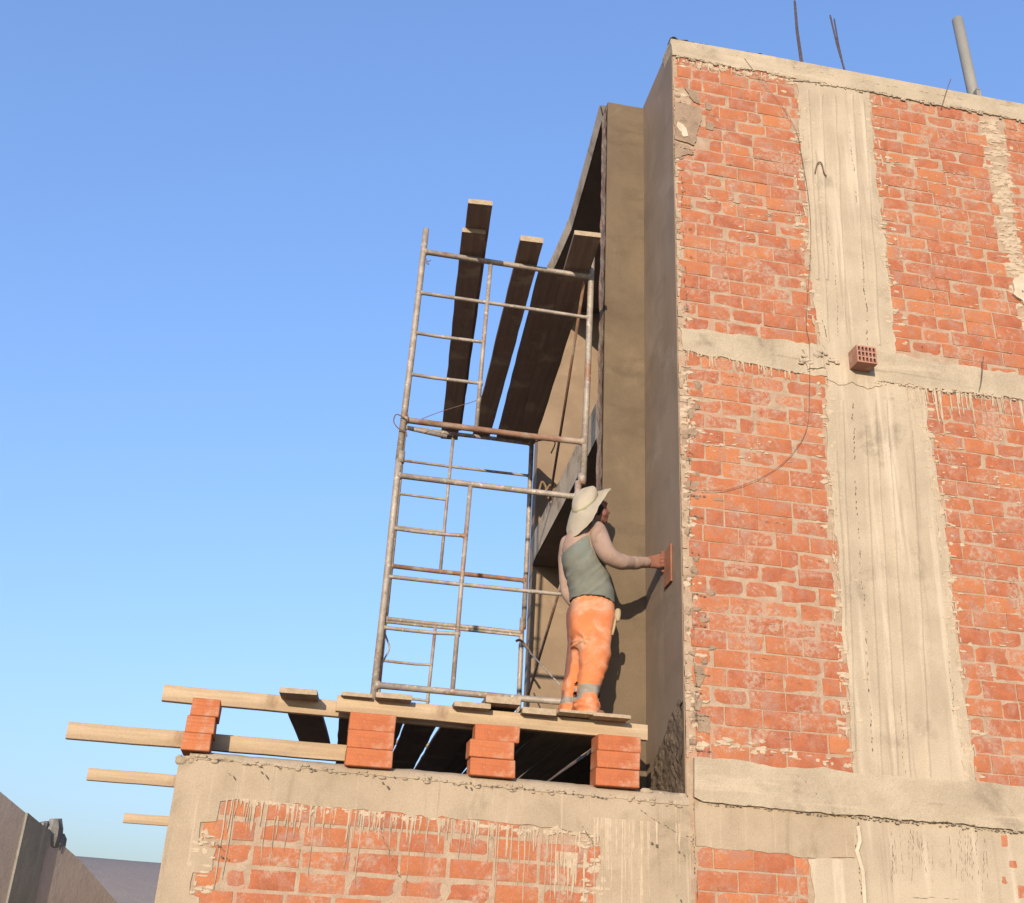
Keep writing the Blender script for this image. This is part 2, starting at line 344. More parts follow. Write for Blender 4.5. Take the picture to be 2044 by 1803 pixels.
# panel outlines (x,z)
pA = P([(1346, 110), (1592, 157), (1597, 300), (1612, 420), (1617, 560), (1640, 692), (1362, 656), (1350, 400)])
pB = P([(1733, 184), (1960, 226), (1968, 300), (1988, 420), (2022, 560), (2060, 700), (2075, 762), (1786, 708), (1772, 560), (1758, 430), (1742, 300)])
pC = P([(1366, 702), (1602, 746), (1648, 752), (1650, 900), (1663, 1050), (1688, 1300), (1703, 1548), (1384, 1515), (1376, 1100)])
pD = P([(1838, 778), (2300, 860), (2400, 1660), (1948, 1562), (1925, 1400), (1905, 1250), (1885, 1050), (1860, 900)])
pE = P([(1385, 1691), (1612, 1716), (1624, 1770), (1610, 1830), (1600, 2300), (1390, 2300)])
pG = P([(2004, 240), (2300, 290), (2400, 850), (2080, 762), (2075, 640), (2030, 480), (2006, 330)])
holesA = [(h[0].x, h[1].x, h[1].z, h[0].z) for h in ((at(1376, 292, Y=YF), at(1392, 318, Y=YF)), (at(1348, 172, Y=YF), at(1396, 300, Y=YF)))]
for pp, b0 in ((pA, 5.83), (pB, 5.79), (pG, 5.79), (pC, 2.776), (pD, 2.74), (pE, 2.296)):
    brick_panel(mb, pp, YF, .1195, b0, holes=holesA if pp is pA else (), tooth=.045)
# stray bricks showing in the lower right column
for a, b in (((1990, 1660), (2018, 1697)), ((2005, 1713), (2036, 1738)), ((2022, 1760), (2060, 1800)), ((1990, 1745), (2012, 1768))):
    p, q = at(*a, Y=YF), at(*b, Y=YF); brick_face(mb, p.x, q.x, q.z, p.z, YF, .008, R.randrange(9999))
obj('brick_wall', mb, [M['mortar'], M['brick']], bld)
# parapet / roof band
mb = MB()
zb = [(at(x, y, Y=YF).x, at(x, y, Y=YF).z) for x, y in ((1341, 112), (1420, 128), (1470, 138), (1529, 146), (1600, 163), (1727, 184), (1850, 207), (1941, 224), (2044, 244), (2200, 272))]
poly = jag([(2.245, 8.609), (3.1, 8.622), (5.4, 8.612), (XR, 8.6), (XR, 8.43)] + zb[::-1], .010, .035, flat=(0, 1, 2, 3, 4))
mb.prism(poly, YF-.014, YF+.2)
zz = lambda x: np.interp(x, [a[0] for a in zb], [a[1] for a in zb]); blobs(mb, 2.3, 5.6, zz, YF-.012, 90, (.005, .016))
pf = obj('parapet', mb, M['hconcrete'], bld)
mb = MB(); crack(mb, [(a[0], a[1]+.004) for a in zb], YF-.0155, .005, .6); crack(mb, [(2.3, 8.56), (4.2, 8.53), (5.6, 8.55)], YF-.0155, .0025, .25, .05)
sub('seam', mb, M['crack'], pf)
# columns
def column(poly, seams, y0=YF-.0065, m='concrete', amp=.016, flat=(), name='concrete_column'):
    mb = MB(); mb.prism(jag(poly, amp, .045, flat), y0, YF+.05)
    o = obj(name, mb, M[m], bld)
    if seams:
        c = MB()
        for s_, w_, d_ in seams: crack(c, s_, y0-.0015, w_, d_)
        sub('seam', c, M['crack'], o)
    return o
column(colU, [(P([(1638, 215), (1646, 380), (1652, 480), (1668, 560), (1672, 690)]), .0035, .45), (P([(1694, 260), (1706, 360), (1718, 480), (1726, 600), (1732, 690)]), .006, .6),
              (P([(1639, 200), (1640, 250)]), .004, .5)], flat=(4, 9))
column(colL, [(P([(1702, 800), (1708, 1000), (1722, 1180), (1728, 1300), (1740, 1500)]), .006, .55), (P([(1845, 850), (1862, 960), (1880, 1150), (1890, 1300), (1905, 1450)]), .004, .35),
              (P([(1795, 1400), (1800, 1500), (1806, 1560)]), .003, .5), (P([(1850, 870), (1880, 900)]), .003, .7)], flat=(4, 10))
pH = P([(1957, 224), (1968, 300), (1988, 420), (2022, 560), (2055, 690), (2078, 762), (2100, 762), (2078, 640), (2030, 480), (2006, 330), (2003, 236)])
# ridges left by form boards on the columns
mb = MB()
for x0, y0_, x1, y1_ in ((1665, 190, 1690, 690), (1612, 180, 1632, 560), (1700, 190, 1722, 560), (1745, 800, 1790, 1560), (1818, 860, 1855, 1560), (1680, 800, 1705, 1500), (1640, 190, 1650, 560), (1722, 200, 1755, 690), (1768, 800, 1815, 1560), (1725, 850, 1760, 1560), (1668, 900, 1690, 1300), (1590+35, 300, 1655, 700)):
    a, b = at(x0, y0_, Y=YF), at(x1, y1_, Y=YF); n_ = 24
    vs = []; 
    for i in range(n_+1):
        t = i/n_; x = a.x+(b.x-a.x)*t + mn.noise(Vector((t*5, x0, 0)))*.012; z = a.z+(b.z-a.z)*t; h = .010+.006*mn.noise(Vector((t*9, x0, 5)))
        vs += [(x-h*2, YF-.006, z), (x, YF-.0065-h*.55, z), (x+h*1.6, YF-.006, z)]
    mb.add(vs, [(i*3+q, i*3+q+1, i*3+q+4, i*3+q+3) for i in range(n_) for q in (0, 1)])
obj('form_ridge', mb, M['concrete'], bld)
# tie beams
def beam(pts, y0, name='concrete_beam', m='hconcrete', dr=0, flat=(), seam=True, amp=.014):
    mb = MB(); pl = jag(P(pts), amp, .04, flat); mb.prism(pl, y0, YF+.05)
    o = obj(name, mb, M[m], bld); return o, mb
bl, _ = beam([(1356, 655), (1642, 690), (1660, 752), (1600, 747), (1364, 700)], YF-.009)
br, _ = beam([(1783, 709), (2300, 790), (2300, 850), (2044, 799), (1838, 774), (1762, 762), (1700, 752), (1706, 700)], YF-.010)
mb = MB()
zf = line((1366, 700), (1600, 746)); drips(mb, 2.32, 3.1, 0, YF-.0085, 40, .03, .12, (.0025, .006), zf)
zf = line((1838, 774), (2044, 799)); drips(mb, 4.0, 5.7, 0, YF-.0085, 110, .04, .32, (.0025, .007), zf); blobs(mb, 3.75, 5.6, zf, YF-.012, 60, (.005, .014))
# drips beside the columns
for (a, b), n_ in ((((1655, 900), (1690, 1520)), 40), (((1860, 900), (1935, 1540)), 60), (((1600, 200), (1615, 640)), 26), (((1740, 200), (1775, 640)), 20)):
    p, q = at(*a, Y=YF), at(*b, Y=YF)
    for _ in range(n_):
        t = R.random(); x = p.x+(q.x-p.x)*t+R.uniform(-.05, .05); drips(mb, x, x+.001, p.z+(q.z-p.z)*t, YF-.0085, 1, .03, .12, (.003, .006))
zf = line((1345, 118), (1590, 160)); drips(mb, 2.3, 3.2, 0, YF-.0085, 30, .03, .10, (.003, .007), zf)
obj('drip_stain', mb, M['drip'], bld)
mb = MB(); crack(mb, P([(1365, 702), (1600, 748), (1640, 735), (1700, 753)]), YF-.0115, .005, .6); crack(mb, P([(1762, 763), (1838, 777), (2044, 802)]), YF-.0115, .006, .6)
crack(mb, P([(1640, 640), (1655, 700), (1690, 745), (1705, 760)]), YF-.0115, .004, .7); crack(mb, P([(1840, 690), (1842, 700)]), YF-.0115, .004, .8)
sub('seam', mb, M['crack'], bl)
# base band (two steps with a lip)
mb = MB(); mb.prism(jag(P([(1383, 1514), (1460, 1517), (1560, 1535), (1640, 1532), (1704, 1545), (1946, 1562), (2300, 1600), (2300, 1700), (2044, 1661), (1900, 1645), (1700, 1629), (1560, 1617), (1400, 1601), (1383, 1592)]), .008, .04, flat=(12, 13)), YF-.030, YF+.05)
blobs(mb, 3.3, 4.6, line((1700, 1629), (2044, 1661)), YF-.024, 34, (.005, .013))
bb = obj('base_beam', mb, M['hconcrete'], bld)
mb = MB(); crack(mb, P([(1400, 1603), (1700, 1631), (1900, 1647), (2044, 1663)]), YF-.0315, .006, .85); crack(mb, P([(1560, 1540), (1600, 1560), (1640, 1600), (1660, 1625)]), YF-.0315, .004, .4)
sub('seam', mb, M['crack'], bb)
mb = MB(); mb.prism(jag(P([(1385, 1600), (1700, 1628), (1708, 1712), (1612, 1712), (1560, 1703), (1388, 1689)]), .008, .04, flat=(0, 5)), YF-.008, YF+.04)
obj('lower_beam', mb, M['lowconcrete'], bld)
mb = MB(); mb.prism(jag(P([(1700, 1626), (2300, 1680), (2300, 2400), (1700, 2400), (1603, 2400), (1612, 1860), (1626, 1790), (1612, 1716), (1705, 1716)]), .012, .045), YF-.007, YF+.04)
o = obj('lower_column', mb, M['concrete'], bld)
mb = MB(); crack(mb, P([(1712, 1640), (1705, 1700), (1720, 1803)]), YF-.0085, .007, .7); crack(mb, P([(1720, 1780), (1850, 1792), (1960, 1795)]), YF-.0085, .003, .5, .05)
for _ in range(34):
    x = R.uniform(1770, 1990); y = R.uniform(1655, 1690); crack(mb, P([(x, y), (x+R.uniform(-8, 12), y+R.uniform(30, 110))]), YF-.0085, .0022, .75, .03, .002)
sub('seam', mb, M['crack'], o)
# pale grout ribbon
mb = MB(); pts = P([(1712, 1650), (1716, 1680), (1710, 1700), (1722, 1740), (1726, 1810), (1732, 1900)])
vs = []
for i, (x, z) in enumerate(pts): vs += [(x-.016, YF-.012, z), (x, YF-.026, z), (x+.014, YF-.012, z)]
mb.add(vs, [(i*3+q, i*3+q+1, i*3+q+4, i*3+q+3) for i in range(len(pts)-1) for q in (0, 1)]); obj('grout_ribbon', mb, M['paper'], bld)
# plaster remains along the corner
mb = MB()
for y in range(170, 1500, 9):
    if R.random() < .45:
        a = at(1345+(y-80)*.0264, y, Y=YF); w = R.uniform(.012, .05) if y > 320 else R.uniform(.01, .03); h = R.uniform(.03, .09)
        mb.prism(jag([(2.262, a.z), (2.262+w, a.z+R.uniform(-.02, .02)), (2.262+w*R.uniform(.6, 1.2), a.z-h), (2.262, a.z-h)], .006, .02, flat=(3,)), YF-R.uniform(.005, .009), YF+.01)
obj('corner_edge', mb, M['mortar'], bld); mb = MB()
for q in ([(1346, 205), (1362, 208), (1398, 218), (1400, 240), (1392, 262), (1385, 292), (1346, 280)], [(1366, 178), (1380, 180), (1394, 190), (1396, 210), (1384, 205)], [(1346, 285), (1372, 292), (1384, 310), (1362, 312), (1346, 318)],
          [(1408, 206), (1418, 208), (1418, 222), (1408, 220)], [(1410, 245), (1424, 247), (1423, 262), (1408, 259)],
          [(1386, 1330), (1400, 1330), (1408, 1350), (1396, 1372), (1386, 1370)], [(1390, 1425), (1415, 1430), (1416, 1466), (1392, 1462)], [(1388, 1395), (1402, 1398), (1396, 1420), (1386, 1418)]):
    mb.prism(jag(P(q), .008, .02), YF-.013, YF+.01)
o = obj('render_stain', mb, M['patch'], bld)
mb = MB(); a = at(1352, 255, Y=YF); mb.prism(jag([(a.x, a.z+.05), (a.x+.045, a.z+.03), (a.x+.06, a.z-.02), (a.x+.02, a.z-.05), (a.x-.01, a.z)], .008, .02), YF-.017, YF); mb.prism(jag(P([(1352, 248), (1368, 258), (1372, 275), (1362, 276)]), .006, .02), YF-.02, YF)
sub('pale_flake', mb, M['paper'], o)
def smear(mb, pts, spread, n, Y, w=(.012, .05), h=(.006, .025)):
    P_ = [Vector(p) for p in pts]
    for i in range(n):
        a = R.randrange(len(P_)-1); t = R.random(); c = P_[a].lerp(P_[a+1], t)+Vector((R.gauss(0, spread), R.gauss(0, spread*.3)))
        ww, hh = R.uniform(*w), R.uniform(*h); k = 11; pl_ = []
        for j in range(k):
            an = 2*PI*j/k; rr_ = R.uniform(.55, 1.15); pl_.append((max(c.x+ww*rr_*math.cos(an), 2.268 if Y > 6.48 else -9), Y, c.y+hh*rr_*math.sin(an)))
        b_ = [(x, Y+.0075, z) for x, y, z in pl_]; y_ = Y-R.uniform(-.001, .0015)
        mb.add([(max((x-c.x)*.62+c.x, 2.268 if Y > 6.48 else -9), y_, (z-c.y)*.62+c.y) for x, y, z in pl_]+b_, [tuple(range(k))]+[(j, j+k, (j+1) % k+k, (j+1) % k) for j in range(k)])
mb = MB()
for pts, sp, n_ in (([(1600, 170), (1602, 300), (1616, 420), (1622, 560), (1640, 680)], .05, 100), ([(1738, 190), (1745, 300), (1758, 430), (1774, 560), (1786, 690)], .05, 90),
                    ([(1652, 750), (1652, 900), (1665, 1050), (1690, 1300), (1702, 1540)], .045, 110), ([(1838, 785), (1860, 900), (1885, 1050), (1905, 1250), (1940, 1550)], .05, 130),
                    ([(1978, 240), (1992, 340), (2015, 450), (2035, 560), (2062, 690)], .055, 210), ([(1352, 170), (1352, 400), (1358, 640)], .03, 50), ([(1368, 720), (1374, 1100), (1386, 1510)], .03, 90)):
    smear(mb, P(pts), sp, n_, YF-.0075, *(((.02, .075), (.012, .035)) if n_ == 210 else ((.012, .05), (.006, .025))))
smear(mb, P([(1390, 390), (1560, 420), (1500, 480)]), .16, 40, YF-.0075, (.01, .04), (.003, .012)); smear(mb, P([(1380, 880), (1500, 900)]), .16, 30, YF-.0075, (.01, .04), (.003, .012))
smear(mb, P([(1800, 330), (1950, 380), (1900, 700)]), .2, 50, YF-.0075, (.01, .04), (.003, .012)); smear(mb, P([(1920, 850), (2030, 1000), (2000, 1400)]), .15, 60, YF-.0075, (.01, .04), (.003, .012))
smear(mb, P([(1400, 1480), (1560, 1500), (1690, 1530)]), .05, 40, YF-.0075); smear(mb, P([(1350, 125), (1590, 165)]), .05, 60, YF-.0075)
obj('smear_stain', mb, M['drip'], bld)
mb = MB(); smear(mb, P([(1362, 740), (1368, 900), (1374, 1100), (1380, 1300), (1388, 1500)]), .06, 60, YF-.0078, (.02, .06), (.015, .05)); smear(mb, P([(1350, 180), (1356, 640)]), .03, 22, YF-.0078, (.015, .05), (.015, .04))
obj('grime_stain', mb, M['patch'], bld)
# hole by the right edge of the picture
mb = MB(); mb.prism(jag(P([(2020, 560), (2060, 540), (2090, 580), (2070, 625), (2040, 610), (2018, 590)]), .01, .03), YF-.03, YF); mb_h = mb
o = obj('broken_mortar', mb, M['paper'], bld); mb = MB(); crack(mb, P([(2036, 588), (2050, 584), (2060, 596)]), YF-.032, .02, 1); sub('seam', mb, M['crack'], o)
# open joints near the corner: missing mortar
mb = MB()
for y in (203, 298, 383, 410, 455, 510, 620, 870, 905, 988, 1030, 1102, 1188, 1247, 1325, 1345, 1383, 1431, 1437, 1500):
    a = at(1350+(y-80)*.026, y, Y=YF); L_ = R.uniform(.04, .13); crack(mb, [(a.x, a.z), (a.x+L_, a.z-.003)], YF-.0172, .006, .95)
for y0_, y1_ in ((350, 640), (700, 1500)):
    crack(mb, P([(1352+(y-80)*.026, y) for y in (y0_, (y0_+y1_)/2, y1_)]), YF-.0172, .005, .5)
for _ in range(150):   # broken joints all over the brickwork
    x = R.uniform(2.4, 5.6); k = R.randrange(0, 46); z = 2.776+.1195*k
    if z > 8.3 or 5.6 < z < 5.9: continue
    if any(xa-.1 < x < xb+.02 for pc_ in (colU, colL) for xa, xb in inside_spans(pc_, z)): continue
    crack(mb, [(x, z-.046), (x+R.uniform(.05, .2), z-.046+R.uniform(-.003, .003))], YF-.0105, .0025, .6)
obj('open_joint', mb, M['crack'], bld)
# return wall (plastered, faces -X)
mb = MB(); mb.box((2.255, YF+.004, 2.50), (2.42, 7.30, 8.60))
rw = obj('return_wall', mb, M['plaster2'], bld)
mb = MB()   # raw lower end of the return wall: rough coat
edge_pts = [(1386, 1395), (1374, 1388), (1368, 1396), (1352, 1400), (1345, 1420), (1335, 1440), (1328, 1470), (1316, 1500), (1306, 1540)]
pl = [at(a, b, X=2.255) for a, b in edge_pts]; base = [Vector((2.255, YF+.002, 2.5)), Vector((2.255, pl[-1].y, 2.5))]
pl = [Vector((2.255, max(YF+.002, p.y), p.z)) for p in pl]
ng = 26
vs = []; fs = []
ytop = lambda y: np.interp(y, sorted(p.y for p in pl), [p.z for p in sorted(pl, key=lambda p: p.y)])
for i in range(ng+1):
    y = YF+.002 + (pl[-1].y-YF)*i/ng; zt = ytop(y)+R.uniform(-.012, .012)
    for j in range(ng+1):
        z = 2.5+(zt-2.5)*j/ng; d = .014+.022*mn.noise(Vector((y*12, z*12, 1)))+.012*mn.noise(Vector((y*40, z*40, 2)))
        vs.append((2.255-max(.003, d)*(1 if j < ng else .2), y, z))
fs = [(i*(ng+1)+j, (i+1)*(ng+1)+j, (i+1)*(ng+1)+j+1, i*(ng+1)+j+1) for i in range(ng) for j in range(ng)]
mb.add(vs, fs); sub('raw_patch', mb, M['rough'], rw)
# wing wall (plastered, faces the camera) and its raw edge
mb = MB(); mb.box((1.925, 7.28, 2.45), (2.254, 7.42, 8.57)); obj('wing_wall', mb, M['plaster'], bld)
mb = MB(); n_ = 90
vs = []
for i in range(n_+1):
    z = 2.5+(8.52-2.5)*i/n_
    for j in range(5):
        y = 7.278+.145*j/4; vs.append((1.922-.012*abs(mn.noise(Vector((y*30, z*9, 3))))-.010*R.random()*(j in (0, 4)), y+.006*mn.noise(Vector((z*14, j, 0))), z))
mb.add(vs, [(i*5+j, i*5+j+1, (i+1)*5+j+1, (i+1)*5+j) for i in range(n_) for j in range(4)]); obj('raw_wall_end', mb, M['edge'], bld)
# roof slab of the bay with its curved front, and the floor slab
rc = [(1.93, 7.285), (1.975, 8.06), (2.045, 9.1), (2.03, 9.75), (2.005, 10.15), (2.03, 10.5), (2.12, 10.75)]
mb = MB()
def slab(mb, edge, xr, z0, z1, lip=0):
    n = len(edge); e = [(x, y) for x, y in edge] + [(xr, edge[-1][1]), (xr, edge[0][1])]
    vs = [(x, y, z0) for x, y in e] + [(x-lip if i < n else x, y, z1) for i, (x, y) in enumerate(e)]; k = len(e)
    mb.add(vs, [tuple(range(k)), tuple(range(k, 2*k))[::-1]] + [(i, (i+1) % k, (i+1) % k+k, i+k) for i in range(k)])
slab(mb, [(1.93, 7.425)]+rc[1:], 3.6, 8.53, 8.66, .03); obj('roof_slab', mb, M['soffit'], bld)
mb = MB(); vs = []
for x, y in [(1.925, 7.43)]+rc[1:]: vs += [(x-.006, y, 8.527), (x-.036, y, 8.667)]
mb.add(vs, [(i*2, i*2+1, i*2+3, i*2+2) for i in range(len(rc)-1)]); obj('roof_fascia', mb, M['pale'], bld)
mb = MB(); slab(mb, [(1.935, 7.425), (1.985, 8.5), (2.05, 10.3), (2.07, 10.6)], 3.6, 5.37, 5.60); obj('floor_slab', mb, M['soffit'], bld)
mb = MB(); vs = []
for x, y in ((1.93, 7.43), (1.98, 8.5), (2.045, 10.3), (2.065, 10.59)): vs += [(x-.003, y, 5.368), (x-.02, y, 5.655)]
mb.add(vs, [(i*2, i*2+1, i*2+3, i*2+2) for i in range(3)]); obj('floor_fascia', mb, M['pale'], bld)
# far wall of the bay, inner wall, rest of the building body
mb = MB(); mb.box((2.075, 10.6, 0), (3.6, 10.8, 8.53)); obj('far_wall', mb, M['tan'], bld)
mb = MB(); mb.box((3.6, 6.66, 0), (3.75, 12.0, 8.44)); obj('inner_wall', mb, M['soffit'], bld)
mb = MB(); mb.box((3.76, 6.66, 8.3), (XR, 14, 8.44)); mb.box((XR-.15, 6.66, 0), (XR, 14, 8.3)); mb.box((3.76, 13.85, 0), (XR-.16, 14, 8.3)); obj('rear_body', mb, M['concrete'], bld)

# ------------------------------------------------------------------ low building
low = empty('low_brick_wall', (-.68, YL, 0), 'low brick wall with a concrete ledge that carries the brick piers and the timber platform', 'wall')
mb = MB(); mb.box((-.66, YL, 0), (2.25, YL+.06, 2.50)); mb.mi = 1
pl = P([(470, 1598), (1190, 1668), (1196, 1745), (1186, 2600), (330, 2600), (388, 1745), (408, 1700), (398, 1640), (436, 1640), (436, 1598)], YL)
brick_panel(mb, pl, YL, .118, 2.262, length=.262, tooth=.03, joint=.02)
obj('brick_wall', mb, [M['mortar'], M['brick']], low)
mb = MB()
zl = lambda x: np.interp(x, [-.7, .8, 2.3], [2.575, 2.552, 2.525])
top = [(x, zl(x)+R.uniform(-.008, .008)) for x in np.arange(-.66, 2.25, .05)]
brk = P([(1190, 2600), (1188, 1760), (1198, 1730), (1196, 1670), (1100, 1652), (900, 1634), (640, 1610), (472, 1596), (440, 1600), (432, 1640), (400, 1642), (396, 1688), (432, 1694), (424, 1738), (385, 1742), (378, 1785), (398, 1792), (380, 2600)], YL)
poly = [(-.672, 0), (-.672, 2.57)] + top + [(2.254, 2.52), (2.254, 0)] + jag([p for p in brk if p[1] > .02 or True], .010, .045, flat=(0, len(brk)-2, len(brk)-1))
poly = [(x, max(z, 0.0 if i < 2 else z)) for i, (x, z) in enumerate(poly)]
mb.prism(poly, YL-.008, YL+.10); obj('concrete_frame', mb, M['lowconcrete'], low)
mb = MB(); mb.box((-.668, YL+.10, 0), (-.50, 14, 2.56)); mb.box((-.49, 13.85, 0), (1.9, 14, 2.5)); obj('side_wall', mb, M['lowconcrete'], low)
mb = MB()  # sloping mortar fillet along the ledge
n_ = 70; vs = []
for i in range(n_+1):
    x = -.62+2.87*i/n_; z = zl(x)
    hgt = .035+.03*i/n_
    for j, (dy, dz) in enumerate(((-.013, -.012), (-.002, hgt*.45), (.05, hgt), (.30, hgt+.002), (.30, -.1))):
        k = mn.noise(Vector((x*9, j*2, 0)))*.008 + mn.noise(Vector((x*33, j*2, 4)))*.006
        vs.append((x, YL+dy+k*.4, z+dz+(k if j in (0, 1, 2) else 0)))
mb.add(vs, [(i*5+j, (i+1)*5+j, (i+1)*5+j+1, i*5+j+1) for i in range(n_) for j in range(4)])
blobs(mb, -.6, 2.2, lambda x: zl(x)-.005, YL-.012, 110, (.004, .013))
blobs(mb, -.68, -.60, lambda x: zl(x)-.02, YL, 10, (.012, .028)); blobs(mb, 1.9, 2.24, lambda x: zl(x)+.04, YL+.02, 16, (.01, .025))
o = obj('ledge', mb, M['lowconcrete'], low, smooth=True)
mb = MB(); zf = line((470, 1597), (1190, 1668), YL)
drips(mb, -.36, 1.6, 0, YL-.0080, 130, .03, .20, (.0022, .0048), zf); drips(mb, -.4, 1.55, 0, YL-.0080, 26, .2, .5, (.0018, .0035), zf)
drips(mb, 1.68, 2.22, 2.4, YL-.0085, 30, .1, .6, (.002, .006)); drips(mb, 1.45, 1.66, 2.2, YL-.0085, 26, .08, .3, (.003, .006))
obj('drip_stain', mb, M['drip'], low)

mb = MB(); smear(mb, P([(470, 1600), (900, 1640), (1190, 1670)], YL), .03, 70, YL-.0075); smear(mb, P([(400, 1650), (400, 1790)], YL), .04, 30, YL-.0075); smear(mb, P([(1190, 1680), (1188, 1800)], YL), .05, 40, YL-.0075)
obj('smear_stain', mb, M['drip'], low)
mb = MB()
crack(mb, [(x, zl(x)-.012+R.uniform(-.006, .006)) for x in np.arange(-.55, 2.2, .12)], YL-.0265, .005, .30)
crack(mb, P([(765, 1635), (760, 1660), (775, 1700), (795, 1745), (815, 1762)], YL), YL-.0105, .004, .8); crack(mb, P([(1160, 1650), (1185, 1690)], YL), YL-.0105, .004, .9)
crack(mb, P([(1270, 1612), (1310, 1640), (1350, 1665), (1385, 1672)], YL), YL-.0095, .004, .8)
for x, y, w_ in ((520, 1542, .006), (548, 1530, .004), (760, 1565, .008), (925, 1570, .008), (455, 1545, .005), (1295, 1683, .012), (1350, 1700, .006), (440, 1710, .008), (1345, 1790, .006), (430, 1690, .006)):
    a = at(x, y, Y=YL); crack(mb, [(a.x, a.z), (a.x+.03, a.z-.008), (a.x+.04, a.z-.02)], YL-.0275, w_, 1)
for x, y in ((1383, 1640), (1384, 1700), (1386, 1760)): 
    a = at(x, y, Y=YL); crack(mb, [(a.x, a.z+.1), (a.x, a.z-.1)], YL-.0095, .004, .5)
sub('seam', mb, M['crack'], o)

# ------------------------------------------------------------------ timber
def plank(name, p0, p1, w, th, m, label=None, cat=None, group=None, up=(0, 0, 1), bend=0, seed=0, tintv=.3, cutend=True, skew=0):
    """a sawn board: length p0->p1 (centre of its underside), width w, thickness th"""
    p0, p1 = Vector(p0), Vector(p1); X = (p1-p0); L_ = X.length; X.normalize(); Z = Vector(up); Z = (Z-X*Z.dot(X)).normalized(); Yv = Z.cross(X)
    rm = Matrix((X, Yv, Z)).transposed(); rr = random.Random(seed+11); n = max(4, int(L_/.18)); mb = MB(); mb.tint = tintv; vs = []
    for i in range(n+1):
        t = i/n; b = bend*math.sin(PI*t); c = .004
        jw = rr.uniform(-.003, .003); jt = rr.uniform(-.0015, .0015)
        sk = skew if i == 0 else 0
        for a, b_ in ((-.5, 0), (-.5, 1), (.5, 1), (.5, 0)):
            sa = 1 if a > 0 else -1; cc = c if b_ else c*.6
            # two points per corner give a worn arris
            y_ = a*w+jw; z_ = b_*th+jt
            q1 = (y_-sa*cc, z_) ; q2 = (y_, z_-(1 if b_ else -1)*cc)
            pair = (q2, q1) if (a < 0) == (b_ == 1) else (q1, q2)
            for qy, qz in pair: vs.append((L_*t+sk*a, qy, qz+b))
    k = 8
    fs = [(i*k+j, i*k+(j+1) % k, (i+1)*k+(j+1) % k, (i+1)*k+j) for i in range(n) for j in range(k)]
    mb.add(vs, fs); mb.mi = 1 if cutend else 0; mb.add([], []); b = 0
    mb.f += [tuple(range(k))[::-1], tuple(n*k+j for j in range(k))]; mb.m += [mb.mi]*2
    o = obj(name, mb, [m, M['cutend']], loc=p0, rotm=rm)
    if label: tag(o, label, cat or 'plank', group)
    return o
ZB0 = 2.885; ZB1 = 2.975
gb = 'long timber beams of the platform'
Y1 = 6.60
def pz(x, y, Y): return at(x, y, Y=Y)
def xbeam(label, x0, x1, Y, z0, z1, hgt, th, m='wood', tv=.2, seed=0):
    return plank('timber_beam', (x0, Y+th/2, z0), (x1, Y+th/2, z1), th, hgt, M[m], label, 'timber beam', gb, seed=seed, tintv=tv)
a = pz(322, 1398, Y1); b = pz(690, 1432, Y1)
xbeam('long pale timber beam whose left end juts into the sky above the leftmost brick pier', a.x, 1.2, Y1, a.z, a.z+(b.z-a.z)/(b.x-a.x)*(1.2-a.x), .092, .05, tv=.05, seed=1)
a = pz(670, 1419, 6.49); b = pz(1293, 1478, 6.49)
xbeam('front timber beam lying on the three right-hand brick piers under the worker', a.x, b.x, 6.49, a.z, b.z, .092, .05, tv=.1, seed=2)
for x, y, hgt, label, xr, Yy, tv in ((130, 1473, .092, 'weathered timber beam resting on the ledge behind the leftmost brick pier', .33, 6.645, .35), (172, 1557, .082, 'short timber beam end jutting left of the low wall, middle of three', 1.7, 8.35, .3), (245, 1642, .085, 'farthest timber beam end jutting left of the low wall, lowest and shortest of all', 1.7, 11.2, .25)):
    a = pz(x, y, Yy); xbeam(label, a.x, xr, Yy, a.z, a.z-.005, hgt, .05, tv=tv, seed=int(x))
# cross boards (run away from the camera)
gx = 'boards laid across the timber platform'
def xboard(label, xa0, xb0, y0, xa1, xb1, y1, z0=2.982, th=.028, m='oldwood', z1=None, tv=.4, seed=0):
    w = ((xb0-xa0)+(xb1-xa1))/2
    return plank('platform_board', ((xa0+xb0)/2, y0, z0), ((xa1+xb1)/2, y1, z1 if z1 is not None else 2.986), w, th, M[m], label, 'board', gx, seed=seed, tintv=tv)
xboard('dark board slanting alone between the leftmost pier and the second pier', -.195, .035, 6.42, -.003, .196, 8.6, 2.962, .030, tv=.9, seed=1)
xboard('leftmost board of the closed deck, its pale end over the second pier', .16, .345, 6.44, .30, .47, 10.5, 2.98, .022, tv=.6, seed=2)
xboard('board whose thick end sits under the foot of the left scaffold post', .355, .575, 6.40, .49, .69, 10.5, 2.978, .03, tv=.3, seed=3)
xboard('set-back deck board between the scaffold post foot and the middle boards', .592, .812, 6.78, .706, .885, 10.5, tv=.8, seed=4)
xboard('thin yellowish board end on the beam between second and third piers', .822, 1.035, 6.41, .90, 1.12, 10.5, 2.970, .03, tv=.2, seed=5)
xboard('reddish brown board end lying highest on the beam above the third pier', 1.0, 1.215, 6.39, 1.10, 1.30, 10.5, 3.003, .04, tv=1., z1=3.02, seed=6)
xboard('weathered board end right above the third pier, next to the worker', 1.225, 1.435, 6.42, 1.30, 1.50, 10.5, 2.966, .036, tv=.6, seed=7)
xboard('thin pale board under the feet of the worker', 1.44, 1.67, 6.38, 1.52, 1.722, 10.5, 2.983, .016, tv=.0, m='wood', z1=2.985, seed=8)
xboard('thin pale board sticking out right of the feet of the worker', 1.672, 1.86, 6.37, 1.73, 2.0, 10.5, 2.976, .02, tv=.0, m='wood', z1=2.985, seed=9)
xboard('deck board against the plastered wing wall, hidden end behind the beam', 1.875, 2.06, 6.66, 1.90, 2.10, 7.26, 2.98, tv=.8, seed=10)
